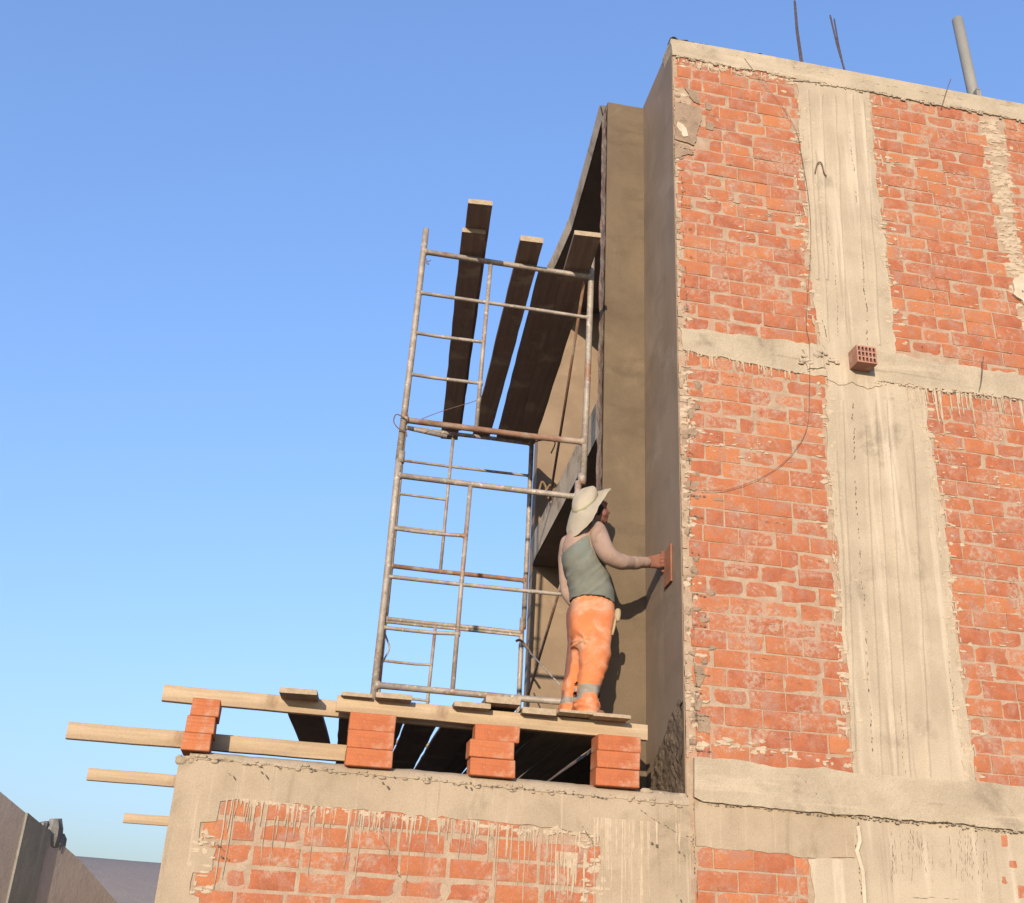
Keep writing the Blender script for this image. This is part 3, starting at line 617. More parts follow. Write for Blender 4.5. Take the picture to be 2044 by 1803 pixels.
xboard('inner deck board beyond the wing wall behind the fourth pier', 1.925, 2.5, 7.45, 2.012, 2.5, 10.5, 2.98, tv=.8, seed=11)

# scaffold planks high up
gp = 'planks on top of the scaffold'
K = 1.048; KZ = lambda z: CZ+(z-CZ)*K
ZP = KZ(6.345)
def splank(label, xa, xb, y0, xc, xd, y1, z0=ZP, th=.04, z1=None, tv=.6, seed=0, bend=0, m='oldwood', ce=True):
    xa, xb, xc, xd, y0, y1 = [v*K for v in (xa, xb, xc, xd, y0, y1)]
    w = ((xb-xa)+(xd-xc))/2
    return plank('scaffold_plank', ((xa+xb)/2, y0, z0), ((xc+xd)/2, y1, z1 if z1 is not None else ZP-.03), w, th, M[m], label, 'plank', gp, seed=seed, tintv=tv, bend=bend, cutend=ce)
splank('left scaffold plank, underneath, its sawn end halfway up the longer one', .645, .812, 6.45, .94, 1.11, 9.83, tv=.7, seed=21)
splank('leftmost and highest scaffold plank, sticking out farthest toward the viewer', .645, .815, 6.17, .95, 1.12, 9.70, z0=KZ(6.386), z1=KZ(6.36), tv=.9, seed=22)
splank('upper plank of the stacked pair in the middle of the scaffold', 1.085, 1.245, 6.50, 1.25, 1.42, 9.70, z0=KZ(6.39), z1=KZ(6.36), tv=.5, seed=23)
splank('lower plank of the stacked pair in the middle, with a split pale end', 1.075, 1.235, 6.45, 1.235, 1.41, 9.72, tv=.6, seed=24)
splank('wide dark scaffold plank left of the one beside the building', 1.285, 1.475, 6.80, 1.475, 1.665, 9.70, tv=.9, seed=25, ce=False)
splank('rightmost scaffold plank, its pale end close to the building', 1.43, 1.625, 6.28, 1.67, 1.86, 9.70, tv=.5, seed=26)

# ------------------------------------------------------------------ brick piers
ring_ = ['bottom', 'middle', 'top']; pier_n = ['leftmost', 'second', 'third', 'rightmost']
def loose_brick(xc, yc, z, w, d, h, rz, label, tv):
    mb = MB(); mb.tint = tv; n = 5; rr = random.Random(int(xc*1000+z*100)); vs = []
    # bevelled, slightly uneven fired brick
    c = .004
    def corner(sx, sy, sz): return Vector((sx*w/2+rr.uniform(-.002, .002), sy*d/2+rr.uniform(-.002, .002), (sz+1)*h/2+rr.uniform(-.0012, .0012)))
    P8 = {(a, b, e): corner(a, b, e) for a in (-1, 1) for b in (-1, 1) for e in (-1, 1)}
    idx = {}
    for k_, p in P8.items():
        for ax in range(3):
            q = p.copy()
            for o_ in range(3):
                if o_ != ax: q[o_] -= k_[o_]*c
            idx[(k_, ax)] = len(vs); vs.append(q)
    fs = []
    for ax in range(3):
        o1, o2 = [i for i in range(3) if i != ax]
        for s in (-1, 1):
            ks = []
            for a, b in ((-1, -1), (1, -1), (1, 1), (-1, 1)):
                k_ = [0, 0, 0]; k_[ax] = s; k_[o1] = a; k_[o2] = b; ks.append(idx[(tuple(k_), ax)])
            fs.append(tuple(ks))
    for a in (-1, 1):
        for b in (-1, 1):
            for ax in range(3):
                o1, o2 = [i for i in range(3) if i != ax]; k0 = [0]*3; k0[o1] = a; k0[o2] = b; k1 = list(k0); k0[ax] = -1; k1[ax] = 1
                fs.append((idx[(tuple(k0), o1)], idx[(tuple(k1), o1)], idx[(tuple(k1), o2)], idx[(tuple(k0), o2)]))
    for k_ in P8: fs.append(tuple(idx[(k_, ax)] for ax in range(3)))
    mb.add(vs, fs); rm = Matrix.Rotation(rz, 3, 'Z')
    o = obj('loose_brick', mb, M['newbrick'], loc=(xc, yc, z), rotm=rm)
    return tag(o, label, 'brick', 'bricks stacked as piers on the ledge')
def pier(i, x0s, w, d, yf, zs, rots, tvs):
    for k in range(3):
        h = zs[k+1]-zs[k]-.001
        loose_brick(x0s[k]+w/2, yf[k]+d/2, zs[k], w, d, h, rots[k], f'{ring_[k]} brick of the {pier_n[i]} pier of three orange bricks', tvs[k])
def px2x(x, y, Y): return at(x, y, Y=Y).x
yf1 = 6.40
zz1 = [2.60, 2.695, 2.79, 2.888]
pier(0, [px2x(361, 1485, yf1), px2x(370, 1447, yf1), px2x(380, 1412, yf1)], .155, .23, [yf1, yf1+.004, yf1+.002], zz1, [.02, .015, .03], [.8, .7, .5])
pier(1, [px2x(690, 1510, yf1), px2x(694, 1478, yf1), px2x(697, 1447, yf1)], .262, .13, [yf1-.008, yf1, yf1+.004], [2.585, 2.685, 2.785, 2.885], [.02, -.01, .015], [.5, .35, .3])
pier(2, [px2x(938, 1540, yf1), px2x(936, 1508, yf1), px2x(949, 1475, yf1)], .262, .13, [yf1, yf1-.008, yf1+.01], [2.587, 2.687, 2.787, 2.882], [.01, .02, -.02], [.3, .6, .2])
pier(3, [px2x(1191, 1560, yf1), px2x(1192, 1530, yf1), px2x(1194, 1495, yf1)], .262, .16, [yf1+.006, yf1, yf1], [2.587, 2.687, 2.787, 2.880], [-.01, .0, .02], [.2, .3, .1])

# ------------------------------------------------------------------ scaffold
sc = empty('scaffold_tower', (1.0, 6.7, 3.0), 'rusty grey steel frame scaffold standing on the timber platform, left of the worker', 'scaffold')
def part(name, mb, m, smooth=True): return obj(name, mb, m, sc, smooth)
def frame(xl, xr, Y, levels, xi, z_foot, z_head, xl0=None, left_head=None, postr=.024):
    """levels: top bar, long rung, short rungs..., bottom bar. xi: x of the inner upright"""
    xl, xr, xi, Y = xl*K, xr*K, xi*K, Y*K; xl0 = xl0*K if xl0 else xl; levels = [KZ(z) for z in levels]; z_head = KZ(z_head)
    left_head = KZ(left_head) if left_head else z_head; z_foot = KZ(z_foot) if z_foot > 3.2 else z_foot
    xt = lambda z: xl + (xl0-xl)*(levels[0]-z)/3.3
    xr_ = lambda z: xr - (xl-xt(z))
    for fx, zh in ((xt, left_head), (xr_, z_head)):
        f = MB(); f.tube([(fx(z_foot), Y, z_foot), (fx((z_foot+levels[0])/2)+.003, Y, (z_foot+levels[0])/2), (fx(levels[0]), Y, levels[0]), (fx(zh), Y, zh)], postr, 12); part('post', f, M['steel'])
    def bar(nm, x0, x1, z, r=.017, m='steel'):
        z1_ = z+R.uniform(-.006, .006); b = MB(); b.tube([(x0, Y, z), (x0+.026, Y, z), (x0+.034, Y, z), ((x0*2+x1)/3, Y, z-R.uniform(0, .005)), ((x0+x1*2)/3, Y, z-R.uniform(0, .005)), (x1-.034, Y, z1_), (x1-.026, Y, z1_), (x1, Y, z1_)], [r*1.45, r*1.35, r, r, r, r, r*1.35, r*1.45], 10); part(nm, b, M[m])
    zt, zr, *sh, zb_ = levels
    bar('top_bar', xt(zt), xr_(zt), zt, .021); bar('bottom_bar', xt(zb_), xr_(zb_), zb_, .022, 'rusty' if zb_ > 4.8 else 'steel')
    bar('rung', xt(zr), xr_(zr), zr, .014)
    for z in sh: bar('rung', xt(z), xi, z, .013)
    u = MB(); u.tube([(xi, Y, zt), (xi-.015, Y, (zt+zb_)/2), (xi-.025, Y, zb_)], .016, 10); part('upright', u, M['steel'])
NY, FY = 6.70, 9.60
frame(.402, 1.662, NY, [6.295, 5.94, 5.606, 5.273, 4.918], .902, 4.62, 6.47, left_head=6.495, xl0=.35)
frame(.375, 1.60, NY, [4.507, 3.807, 4.133, 3.475, 3.115], .865, 3.012, 4.62, xl0=.355)
frame(.56, 1.815, FY, [6.275, 5.925, 5.58, 5.25, 4.865], 1.04, 4.40, 6.32)
frame(.555, 1.80, FY, [4.368, 4.34, 3.99, 3.68, 3.30], 1.012, 3.018, 4.5)
# couplers on the near left post
mb = MB(); mb.tube([(.385*K, 6.7*K, KZ(4.60)), (.385*K, 6.7*K, KZ(4.68))], .029, 12); part('coupler', mb, M['steel'])
mb = MB(); mb.tube([(1.625*K, 6.7*K, KZ(4.60)), (1.625*K, 6.7*K, KZ(4.68))], .029, 12); part('coupler', mb, M['steel'])
# cross braces between the near and the far frame, right side and left side
a, b = at(1166, 562, Y=6.72*K), at(1097, 1000, Y=9.0*K)
mb = MB(); mb.tube([a, (a+b)/2+Vector((0, 0, -.02)), b], .012, 8); part('cross_brace', mb, M['rusty'])
a, b = at(1128, 1140, Y=7.0*K), at(1053, 1392, Y=9.3*K)
mb = MB(); mb.tube([a, (a+b)/2, b], .012, 8); part('cross_brace', mb, M['rusty'])
a, b = at(1118, 1368, Y=7.6*K), at(1040, 1283, Y=9.2*K)
mb = MB(); mb.tube([a, b], .007, 6); part('cross_brace', mb, M['steel'])
# ledger that ties the near frame at the far plank end
a, b = at(803, 852, Y=6.9*K), at(892, 872, Y=6.9*K)
mb = MB(); mb.tube([a, b], .017, 8); part('stub_tube', mb, M['steel'])
mb = MB(); a, b = at(793, 968, Y=7.2*K), at(757, 1365, Y=7.2*K); mb.tube([a, at(788, 1000, Y=7.2*K), b], .011, 8); part('brace_rod', mb, M['rebar'])
# wires and rags tied to the scaffold
def wirething(name, pts, r, m, label, cat, n=6):
    # smooth the polyline
    P_ = [Vector(p) for p in pts]; out = []
    for i in range(len(P_)-1):
        p0, p1, p2, p3 = P_[max(i-1, 0)], P_[i], P_[i+1], P_[min(i+2, len(P_)-1)]
        for k in range(6):
            t = k/6; out.append(.5*((2*p1)+(p2-p0)*t+(2*p0-5*p1+4*p2-p3)*t*t+(3*p1-p0-3*p2+p3)*t**3))
    out.append(P_[-1]); mb = MB(); mb.tube(out, r, n); o = obj(name, mb, m, loc=P_[0], smooth=True); return tag(o, label, cat)
wirething('tie_wire', [at(x, y, Y=6.66*K) for x, y in ((812, 820), (814, 838), (800, 830), (790, 828), (786, 842), (796, 856), (810, 862), (812, 872))], .0045, M['wire'], 'twisted tie wire knotted round the left scaffold post beside the rusty bar', 'wire')
wirething('tie_wire', [at(x, y, Y=6.75*K) for x, y in ((838, 838), (880, 822), (950, 800), (962, 790))], .0025, M['wire'], 'thin loose wire crossing the gap left of the scaffold planks', 'wire')
wirething('tie_wire', [at(x, y, Y=6.66*K) for x, y in ((848, 512), (852, 520), (856, 528), (850, 524), (860, 520))], .003, M['wire'], 'small curl of wire under the top bar of the left scaffold post', 'wire')
wirething('rag_strip', [at(x, y, Y=6.8*K) for x, y in ((765, 1258), (772, 1275), (777, 1295), (766, 1318), (752, 1350), (746, 1366))], .006, M['steel'], 'twisted cloth strip hanging beside the lower left scaffold post', 'rag')
wirething('rag_strip', [at(x, y, Y=9.5*K) for x, y in ((1030, 1280), (1038, 1278), (1050, 1290), (1062, 1308))], .012, M['rope'], 'pale rag knotted on the far right scaffold post', 'rag')
wirething('tie_rope', [at(x, y, Y=9.4*K) for x, y in ((1062, 885), (1075, 880), (1095, 878), (1108, 884), (1100, 905))], .007, M['rope'], 'rope looping from the far post end to the thin brown brace', 'rope')
a = [at(x, y, Y=9.0*K) for x, y in ((1075, 985), (1082, 962), (1090, 975), (1085, 990), (1098, 968), (1104, 985), (1094, 995), (1110, 975), (1118, 985), (1128, 968), (1138, 945))]
wirething('tie_rope', a, .011, M['rope'], 'thick knotted rope bundle hanging beside the floor slab edge', 'rope')
wirething('tie_rope', [at(x, y, Y=9.0*K) for x, y in ((1104, 990), (1101, 1002), (1102, 1010))], .016, M['rusty'], 'short rusty hook hanging under the rope bundle', 'hook')

# ------------------------------------------------------------------ things on the roof and the facade
def rebar(label, pts, Y, r):
    mb = MB(); P_ = [at(x, y, Y=Y) for x, y in pts]; n = 40; vs = []
    path = []
    for a, b in zip(P_, P_[1:]): path += [a.lerp(b, k/12) for k in range(12)]
    path.append(P_[-1]); rr = [r*(1.12 if i % 2 else .95) for i in range(len(path))]
    mb.tube(path, rr, 8); return tag(obj('rebar', mb, M['rebar'], loc=P_[0]), label, 'rebar', 'reinforcing bars rising from the roof')
rebar('single dark steel bar standing on the roof, leftmost and tallest', [(1599, 127), (1590, 60), (1586, 2)], 6.66, .009)
rebar('dark steel bar beside the tallest one, touching it at the roof edge', [(1602, 127), (1592, 60), (1587, 4)], 6.66, .008)
rebar('left bar of the pair of dark bars crossing above the roof edge', [(1687, 144), (1671, 90), (1657, 31)], 6.66, .0075)
rebar('right bar of the pair of dark bars crossing above the roof edge', [(1686, 144), (1674, 90), (1665, 38)], 6.70, .0065)
a = at(1944, 194, Y=6.9); b = at(1911, 40, Y=6.9)
mb = MB(); mb.tube([a-Vector((0, 0, .3)), a, b], .050, 20); mb.mi = 0
pp = obj('vent_pipe', mb, M['pipe'], loc=a-Vector((0, 0, .3)), smooth=False); tag(pp, 'thick grey plastic vent pipe leaning left above the roof edge', 'pipe')
for p_ in pp.data.polygons: p_.use_smooth = len(p_.vertices) == 4
mb = MB(); mb.ell(b, (.050, .050, .02), None, 16, 6); sub('pipe_cap', mb, M['pipe'], pp, True)
a = at(1952, 196, Y=6.8); mb = MB(); mb.box((a.x-.025, a.y-.03, a.z-.25), (a.x+.02, a.y+.03, a.z+.07)); mb.box((a.x-.022, a.y-.034, a.z+.07), (a.x+.01, a.y+.02, a.z+.085)); tag(obj('wooden_stub', mb, M['greycol'], loc=a-Vector((0, 0, .25))), 'short grey stub standing right behind the plastic pipe', 'stub')
wirething('bent_wire', [at(x, y, Y=6.47) for x, y in ((1879, 216), (1884, 200), (1890, 180), (1898, 158))], .0035, M['wire'], 'thin bent wire sticking up across the roof band left of the pipe', 'wire')
wirething('bent_wire', [at(x, y, Y=6.45) for x, y in ((1956, 776), (1960, 755), (1963, 712))], .003, M['wire'], 'thin straight wire rising from the right-hand tie beam', 'wire')
wirething('hanging_wire', [at(x, y, Y=6.478) for x, y in ((1486, 116), (1500, 135), (1530, 175), (1560, 210), (1590, 262), (1600, 310), (1612, 380), (1618, 440), (1618, 500), (1613, 580), (1610, 650), (1616, 690), (1616, 780), (1612, 850), (1590, 895), (1550, 935), (1500, 962), (1450, 978), (1400, 980))], .0017, M['wire'], 'long thin brown wire sagging down across the brickwork left of the column', 'wire')
wirething('bent_wire', [at(x, y, Y=6.478) for x, y in ((1627, 345), (1632, 326), (1640, 326), (1645, 345), (1650, 352))], .005, M['wire'], 'small hooked wire on the upper concrete column', 'wire')
# hollow brick sticking out of the column joint
a, b = at(1709, 688, Y=6.36), at(1752, 727, Y=6.36); HB = MB()
x0, x1, z1, z0 = a.x, b.x, a.z, b.z; nx, nz = 5, 3; y0, y1 = 6.36, 6.49
t = .011; cw = (x1-x0-t*(nx+1))/nx; ch = (z1-z0-t*(nz+1))/nz
for i in range(nx+1): HB.box((x0+i*(cw+t), y0, z0), (x0+i*(cw+t)+t, y1, z1))
for j in range(nz+1):
    for i in range(nx): 
        HB.box((x0+t+i*(cw+t), y0+.0004, z0+j*(ch+t)), (x0+t+i*(cw+t)+cw, y1-.0004, z0+j*(ch+t)+t))
HB.box((x0, y1, z0), (x1, y1+.03, z1))
tag(obj('hollow_brick', HB, M['hollow'], loc=(x0, y0, z0)), 'hollow clay brick with square holes stuck in the column above the tie beam', 'brick')
mb = MB()
mb.prism(jag(P([(1640, 690), (1690, 668), (1706, 700), (1712, 740), (1755, 745), (1760, 770), (1730, 778), (1700, 764), (1672, 770), (1650, 758)]), .016, .03), YF-.013, YF)
blobs(mb, 3.18, 3.5, lambda x: 5.72+R.uniform(-.07, .07), YF-.02, 16, (.010, .022)); mb.prism(jag(P([(1600, 700), (1630, 690), (1640, 735), (1610, 740)]), .01, .02), YF-.02, YF); mm = obj('mortar_lump', mb, M['concrete'], bld)
mb = MB(); mb.prism(jag(P([(1697, 700), (1708, 694), (1712, 730), (1704, 722)]), .004, .02), YF-.06, YF-.035); sub('loose_flake', mb, M['paper'], mm)
# plastic on the parapet corner
def sheet(label, pts, Y, z, dz, name='plastic_sheet'):
    mb = MB(); x0, x1 = at(*pts[0], Y=Y).x, at(*pts[1], Y=Y).x; n, m_ = 26, 6; vs = []
    for i in range(n+1):
        for j in range(m_+1):
            x = x0+(x1-x0)*i/n; y = Y+.09*j/m_; hh = dz*(1-(i/n)*.6)*(.55+.8*mn.noise(Vector((x*9, y*9, 2)))) if 0 < i < n else .003
            vs.append((x, y+.02*mn.noise(Vector((x*20, 3, j))), z+max(.004, hh if j else hh*.4)))
    w = m_+1; mb.add(vs, [(i*w+j, (i+1)*w+j, (i+1)*w+j+1, i*w+j+1) for i in range(n) for j in range(m_)])
    return tag(obj(name, mb, M['plastic'], loc=(x0, Y, z), smooth=True, fix=False), label, 'plastic sheet')
sheet('crumpled grey plastic sheet on the top corner of the roof band', ((1338, 76), (1412, 90)), YF-.010, 8.618, .035)
sheet('flat blue grey sheet lying on the roof band left of the steel bars', ((1480, 100), (1546, 112)), YF-.010, 8.622, .006)

# ------------------------------------------------------------------ person
def q(x, y, Y=6.8): return at(1062+.2922*x, 934.6+.2922*y, Y=Y)
def volume(parts): return parts
def ring3(c, rx, ry, n=28, ax=None, sq=1.0):
    c = Vector(c)
    X, Yv = ax if ax else (Vector((1, 0, 0)), Vector((0, 1, 0)))
    out = []
    for j in range(n):
        a = 2*PI*j/n; ca, sa = math.cos(a), math.sin(a)
        out.append(c + X*rx*math.copysign(abs(ca)**sq, ca) + Yv*ry*math.copysign(abs(sa)**sq, sa))
    return out
def limb(mb, pts, rad, flat=1.0, n=16):
    """tapered limb with rounded ends"""
    pts = [Vector(p) for p in pts]; k = len(pts); P_ = []; R_ = []
    for i in range(k-1):
        for s in range(5):
            t = s/5; P_.append(pts[i].lerp(pts[i+1], t)); e = t*t*(3-2*t); R_.append(rad[i]*(1-e)+rad[i+1]*e)
    P_.append(pts[-1]); R_.append(rad[-1])
    # smooth the path
    for _ in range(3): P_ = [P_[0]]+[(P_[i-1]+P_[i]*2+P_[i+1])/4 for i in range(1, len(P_)-1)]+[P_[-1]]
    d0 = (P_[0]-P_[1]).normalized(); d1 = (P_[-1]-P_[-2]).normalized()
    pre = [(P_[0]+d0*R_[0]*math.sin(a), R_[0]*math.cos(a)) for a in (1.35, .9, .45)]; post = [(P_[-1]+d1*R_[-1]*math.sin(a), R_[-1]*math.cos(a)) for a in (.45, .9, 1.35)]
    path = [p for p, _ in pre]+P_+[p for p, _ in post]; rr = [r for _, r in pre]+R_+[r for _, r in post]
    mb.tube(path, rr, n)
def finish(name, mb, m, parent, voxel, disp=None, smooth_it=4, cut=None, split=None):
    me = bpy.data.meshes.new('tmp'); me.from_pydata([tuple(v) for v in mb.v], [], mb.f); fixnormals(me)
    o = bpy.data.objects.new('tmp', me); C.objects.link(o)
    r = o.modifiers.new('r', 'REMESH'); r.mode = 'VOXEL'; r.voxel_size = voxel; r.use_smooth_shade = True
    s = o.modifiers.new('s', 'SMOOTH'); s.iterations = smooth_it; s.factor = .5
    dg = bpy.context.evaluated_depsgraph_get(); me2 = bpy.data.meshes.new_from_object(o.evaluated_get(dg)); bpy.data.objects.remove(o)
    me2.name = name
    n = len(me2.vertices); co = np.empty(n*3); me2.vertices.foreach_get('co', co); co = co.reshape(-1, 3)
    no = np.empty(n*3); me2.vertices.foreach_get('normal', no); no = no.reshape(-1, 3)
    if disp: 
        for i in range(n): co[i] += no[i]*disp(Vector(co[i]))
    if cut:
        import bmesh
        me2.vertices.foreach_set('co', co.ravel()); bm = bmesh.new(); bm.from_mesh(me2)
        bmesh.ops.delete(bm, geom=[v for v in bm.verts if cut(v.co)], context='VERTS'); bm.to_mesh(me2); bm.free()
        n = len(me2.vertices); co = np.empty(n*3); me2.vertices.foreach_get('co', co); co = co.reshape(-1, 3)
    loc = world_loc(parent); co -= np.array(loc); me2.vertices.foreach_set('co', co.ravel())
    me2.materials.clear()
    for k in (m if isinstance(m, list) else [m]): me2.materials.append(k)
    if split:
        for p in me2.polygons: p.material_index = split(Vector(p.center)+loc)
    me2.polygons.foreach_set('use_smooth', [True]*len(me2.polygons))
    o2 = bpy.data.objects.new(name, me2); C.objects.link(o2); o2.parent = parent
    return o2
man = empty('person', (1.66, 6.80, 3.005), 'person in a wide cream sun hat, grey green vest and orange trousers smoothing the plaster', 'person')
Bz = lambda x, y, Y=6.8: q(x, y, Y)
# ---- trousers
def sect(mb, rows, sq=.9):
    rings = []
    for l, r, y, Yc, dep in rows:
        c = (q(l, y, Yc)+q(r, y, Yc))/2; w = (q(r, y, Yc)-q(l, y, Yc)).length/2
        rings.append(ring3((c.x, Yc, c.z), w, dep, 30, None, sq))
    mb.loft(rings)
tr = MB()
sect(tr, [(275, 552, 878, 6.80, .110), (262, 562, 905, 6.80, .120), (258, 569, 960, 6.80, .130), (254, 574, 1020, 6.80, .138), (256, 566, 1090, 6.80, .135), (258, 552, 1150, 6.80, .125), (262, 545, 1215, 6.80, .11), (280, 530, 1250, 6.80, .09)], .88)
sect(tr, [(300, 556, 1120, 6.755, .09), (305, 547, 1200, 6.75, .10), (318, 543, 1270, 6.745, .100), (314, 528, 1340, 6.74, .098), (306, 508, 1400, 6.74, .095), (302, 486, 1460, 6.74, .092), (300, 466, 1520, 6.74, .09), (296, 462, 1570, 6.74, .092), (276, 466, 1600, 6.735, .105), (270, 466, 1640, 6.73, .112), (272, 468, 1680, 6.73, .115), (278, 466, 1712, 6.73, .112)], .9)
sect(tr, [(262, 420, 1120, 6.87, .09), (252, 400, 1200, 6.88, .10), (246, 360, 1270, 6.89, .10), (232, 335, 1340, 6.90, .095), (222, 322, 1400, 6.90, .09), (208, 310, 1460, 6.90, .086), (194, 300, 1530, 6.90, .084), (184, 292, 1590, 6.90, .086), (176, 285, 1630, 6.90, .095), (172, 282, 1670, 6.90, .10), (174, 280, 1700, 6.90, .098)], .9)
zc1 = q(400, 1600, 6.74).z; zband0, zband1 = q(400, 1560, 6.74).z, q(400, 1500, 6.74).z; crot = q(330, 1230).z; zwaist = q(400, 900).z
lb0, lb1 = q(230, 1622, 6.9).z, q(230, 1572, 6.9).z
def fold(p, ax, freq, amp, warp=1.5, seed=0):
    w = mn.noise(p*3.1+Vector((seed, 0, 0)))*warp + mn.noise(p*8+Vector((0, seed, 0)))*.5
    s = math.sin((p.dot(ax))*freq + w*2.2); return amp*(.45*s + 1.1*(.45-abs(math.sin(p.dot(ax)*freq*.5+w*1.7+1))**1.0*(.9)))*(.45+1.1*abs(mn.noise(p*4+Vector((seed*2, 3, 0)))+.35))
def dtr(p):
    d = mn.noise(p*7)*.006-.009
    if p.z < zc1+.02:            # bunched cuffs
        d += fold(p, Vector((.3, .2, 1)), 110, .013, 1.9, 3) + mn.noise(p*26)*.008
    elif p.z < crot: 
        t = min(1, (crot-p.z)/.2); d += fold(p, Vector((.45, 0, 1)), 38, .0125*t, 1.9, 1) + mn.noise(p*16)*.006
    else:
        # creases radiating from the crotch
        c = q(320, 1200); r = (p-c); an = math.atan2(r.z, r.x); rl = r.length
        d += .014*max(0, 1-rl/.26)*math.sin(an*4.3+mn.noise(p*6)*3) + .004*mn.noise(p*12)
        if p.z > zwaist-.03: d += .0025*math.sin(p.x*160)
    return d
trousers = finish('trousers', tr, [M['orange'], M['reflect']], man, .0085, dtr, 3,
    cut=lambda v: v.z > q(400, 885).z, split=lambda c: 1 if ((zband0 < c.z+.02*mn.noise(c*12) < zband1 and c.y < 6.86 and c.x > q(296, 1530).x) or (lb0 < c.z < lb1 and c.x < q(296, 1590, 6.85).x)) else 0)
trousers.data.materials[1] = M['reflect']
# ---- body (skin): head, neck, torso core, arms, hands, legs, feet
bd = MB()
HC = q(440, 275, 6.80)
sect(bd, [(300, 520, 900, 6.80, .095), (260, 500, 760, 6.80, .10), (225, 455, 620, 6.80, .105), (235, 420, 520, 6.80, .095), (290, 420, 450, 6.80, .075), (330, 425, 410, 6.80, .055)])
limb(bd, [q(375, 450), q(415, 380), q(432, 320)], [.062, .056, .055])          # neck
ta = Matrix.Rotation(math.radians(14), 3, 'Y')
bd.ell(q(420, 275), (.084, .072, .098), ta, 24, 16)                               # skull
bd.ell(q(468, 322), (.055, .055, .062), ta, 18, 12)                               # jaw
bd.ell(q(492, 358), (.026, .030, .024), None, 12, 8)                            # chin
limb(bd, [q(500, 262), q(508, 282), q(518, 303)], [.010, .012, .015])             # nose
bd.ell(q(508, 306, 6.785), (.012, .009, .008), None, 10, 6)
bd.ell(q(506, 330), (.013, .026, .007), None, 12, 8); bd.ell(q(504, 341), (.013, .023, .008), None, 12, 8)   # lips
bd.ell(q(488, 308, 6.755), (.026, .020, .028), None, 12, 8)                     # cheek
bd.ell(q(494, 250, 6.80), (.020, .055, .014), None, 14, 8)                      # brow
bd.ell(q(432, 300, 6.722), (.018, .010, .030), ta, 12, 8)                       # ear
limb(bd, [q(445, 450, 6.72), q(495, 570, 6.66), q(585, 640, 6.67), q(785, 642, 6.82)], [.036, .040, .036, .027])   # right arm
limb(bd, [q(256, 525, 6.90), q(232, 700, 6.96), q(244, 850, 6.97), q(268, 915, 6.97)], [.036, .034, .030, .022])     # left arm
limb(bd, [q(430, 1000, 6.76), q(430, 1250, 6.75), q(390, 1550, 6.74), q(385, 1690, 6.74)], [.085, .065, .05, .045])
limb(bd, [q(320, 1000, 6.86), q(310, 1250, 6.88), q(255, 1550, 6.90), q(235, 1690, 6.90)], [.085, .065, .05, .045])
XH = 2.255
PX = lambda x, y, X: at(1062+.2922*x, 934.6+.2922*y, X=X)
hc = q(900, 640, 6.86)
wr = q(790, 642, 6.825); hdl = q(908, 640, 6.865); print('handle', hdl, 'wrist', wr)
axh = Vector((0, .10, 1)).normalized()
kn = []; fw = (hdl-wr).normalized(); side = Vector((0, -1, 0))
pc = wr+(hdl-wr)*.48
for s in (-.034, -.012, .012, .034):
    limb(bd, [wr+axh*s*.5, pc+axh*s+Vector((.012, -.014, 0))], [.024, .020], n=10)
for i, s in enumerate((.041, .015, -.012, -.038)):      # four fingers curling round the handle
    ln = (1, 1.08, 1.0, .85)[i]; b0 = pc+axh*s+Vector((.012, -.016, 0)); cx = hdl + axh*s
    limb(bd, [b0, cx+Vector((-.012, -.034*ln, 0)), cx+Vector((.018, -.026*ln, -.003)), cx+Vector((.023, .000, -.005)), cx+Vector((.006, .018, -.006))], [.0135, .0125, .0115, .0105, .009], n=10)
limb(bd, [wr+Vector((.03, .008, .02)), pc+Vector((.005, .022, .028)), hdl+Vector((-.018, .022, .034)), hdl+Vector((.008, .020, .030))], [.019, .0155, .0125, .010], n=10)   # thumb
for sx, sy in ((400, 6.69), (250, 6.86)):                   # shoes stay inside the cuffs
    a = q(sx, 1700, sy); limb(bd, [(a.x-.02, sy+.06, 3.045), (a.x+.05, sy-.04, 3.040)], [.042, .036])
finish('body', bd, M['skin'], man, .0048, lambda p: mn.noise(p*30)*.0012, 2)
# ---- undershirt with long sleeves
us = MB()
sect(us, [(280, 540, 905, 6.80, .105), (274, 530, 830, 6.80, .106), (264, 510, 760, 6.80, .108), (240, 484, 690, 6.80, .112), (211, 470, 630, 6.80, .124), (207, 452, 570, 6.80, .122), (218, 446, 510, 6.80, .118), (238, 452, 460, 6.80, .108), (262, 455, 420, 6.80, .092), (300, 450, 390, 6.80, .072), (335, 440, 368, 6.80, .058)], .92)
limb(us, [q(440, 425, 6.72), q(470, 500, 6.66), q(512, 592, 6.63), q(590, 640, 6.655), q(690, 648, 6.735), q(782, 643, 6.815)], [.066, .066, .061, .055, .046, .037])
limb(us, [q(250, 515, 6.90), q(228, 620, 6.96), q(232, 760, 6.98), q(244, 860, 6.97), q(268, 915, 6.97)], [.06, .052, .050, .044, .034])
ztk = lambda x: np.interp(x, [q(200, 600).x, q(235, 560).x, q(330, 505).x, q(395, 478).x, q(405, 480).x], [q(205, 590).z, q(235, 560).z, q(330, 505).z, q(395, 475).z, q(400, 478).z])
def dus(p):
    d = mn.noise(p*9)*.003
    if p.x > q(560, 640).x: d += fold(p, Vector((.8, .3, .6)), 60, .0018, 2.2, 2)+mn.noise(p*22)*.003
    else: d += fold(p, Vector((.5, 0, .8)), 60, .003, 1.6, 5)
    e = q(560, 600, 6.65); d += .005*max(0, 1-(p-e).length/.06)*math.sin((p-e).dot(Vector((.7, 0, -.7)))*170)
    return d
finish('long_sleeved_shirt', us, M['sleeve'], man, .0075, dus, 4)
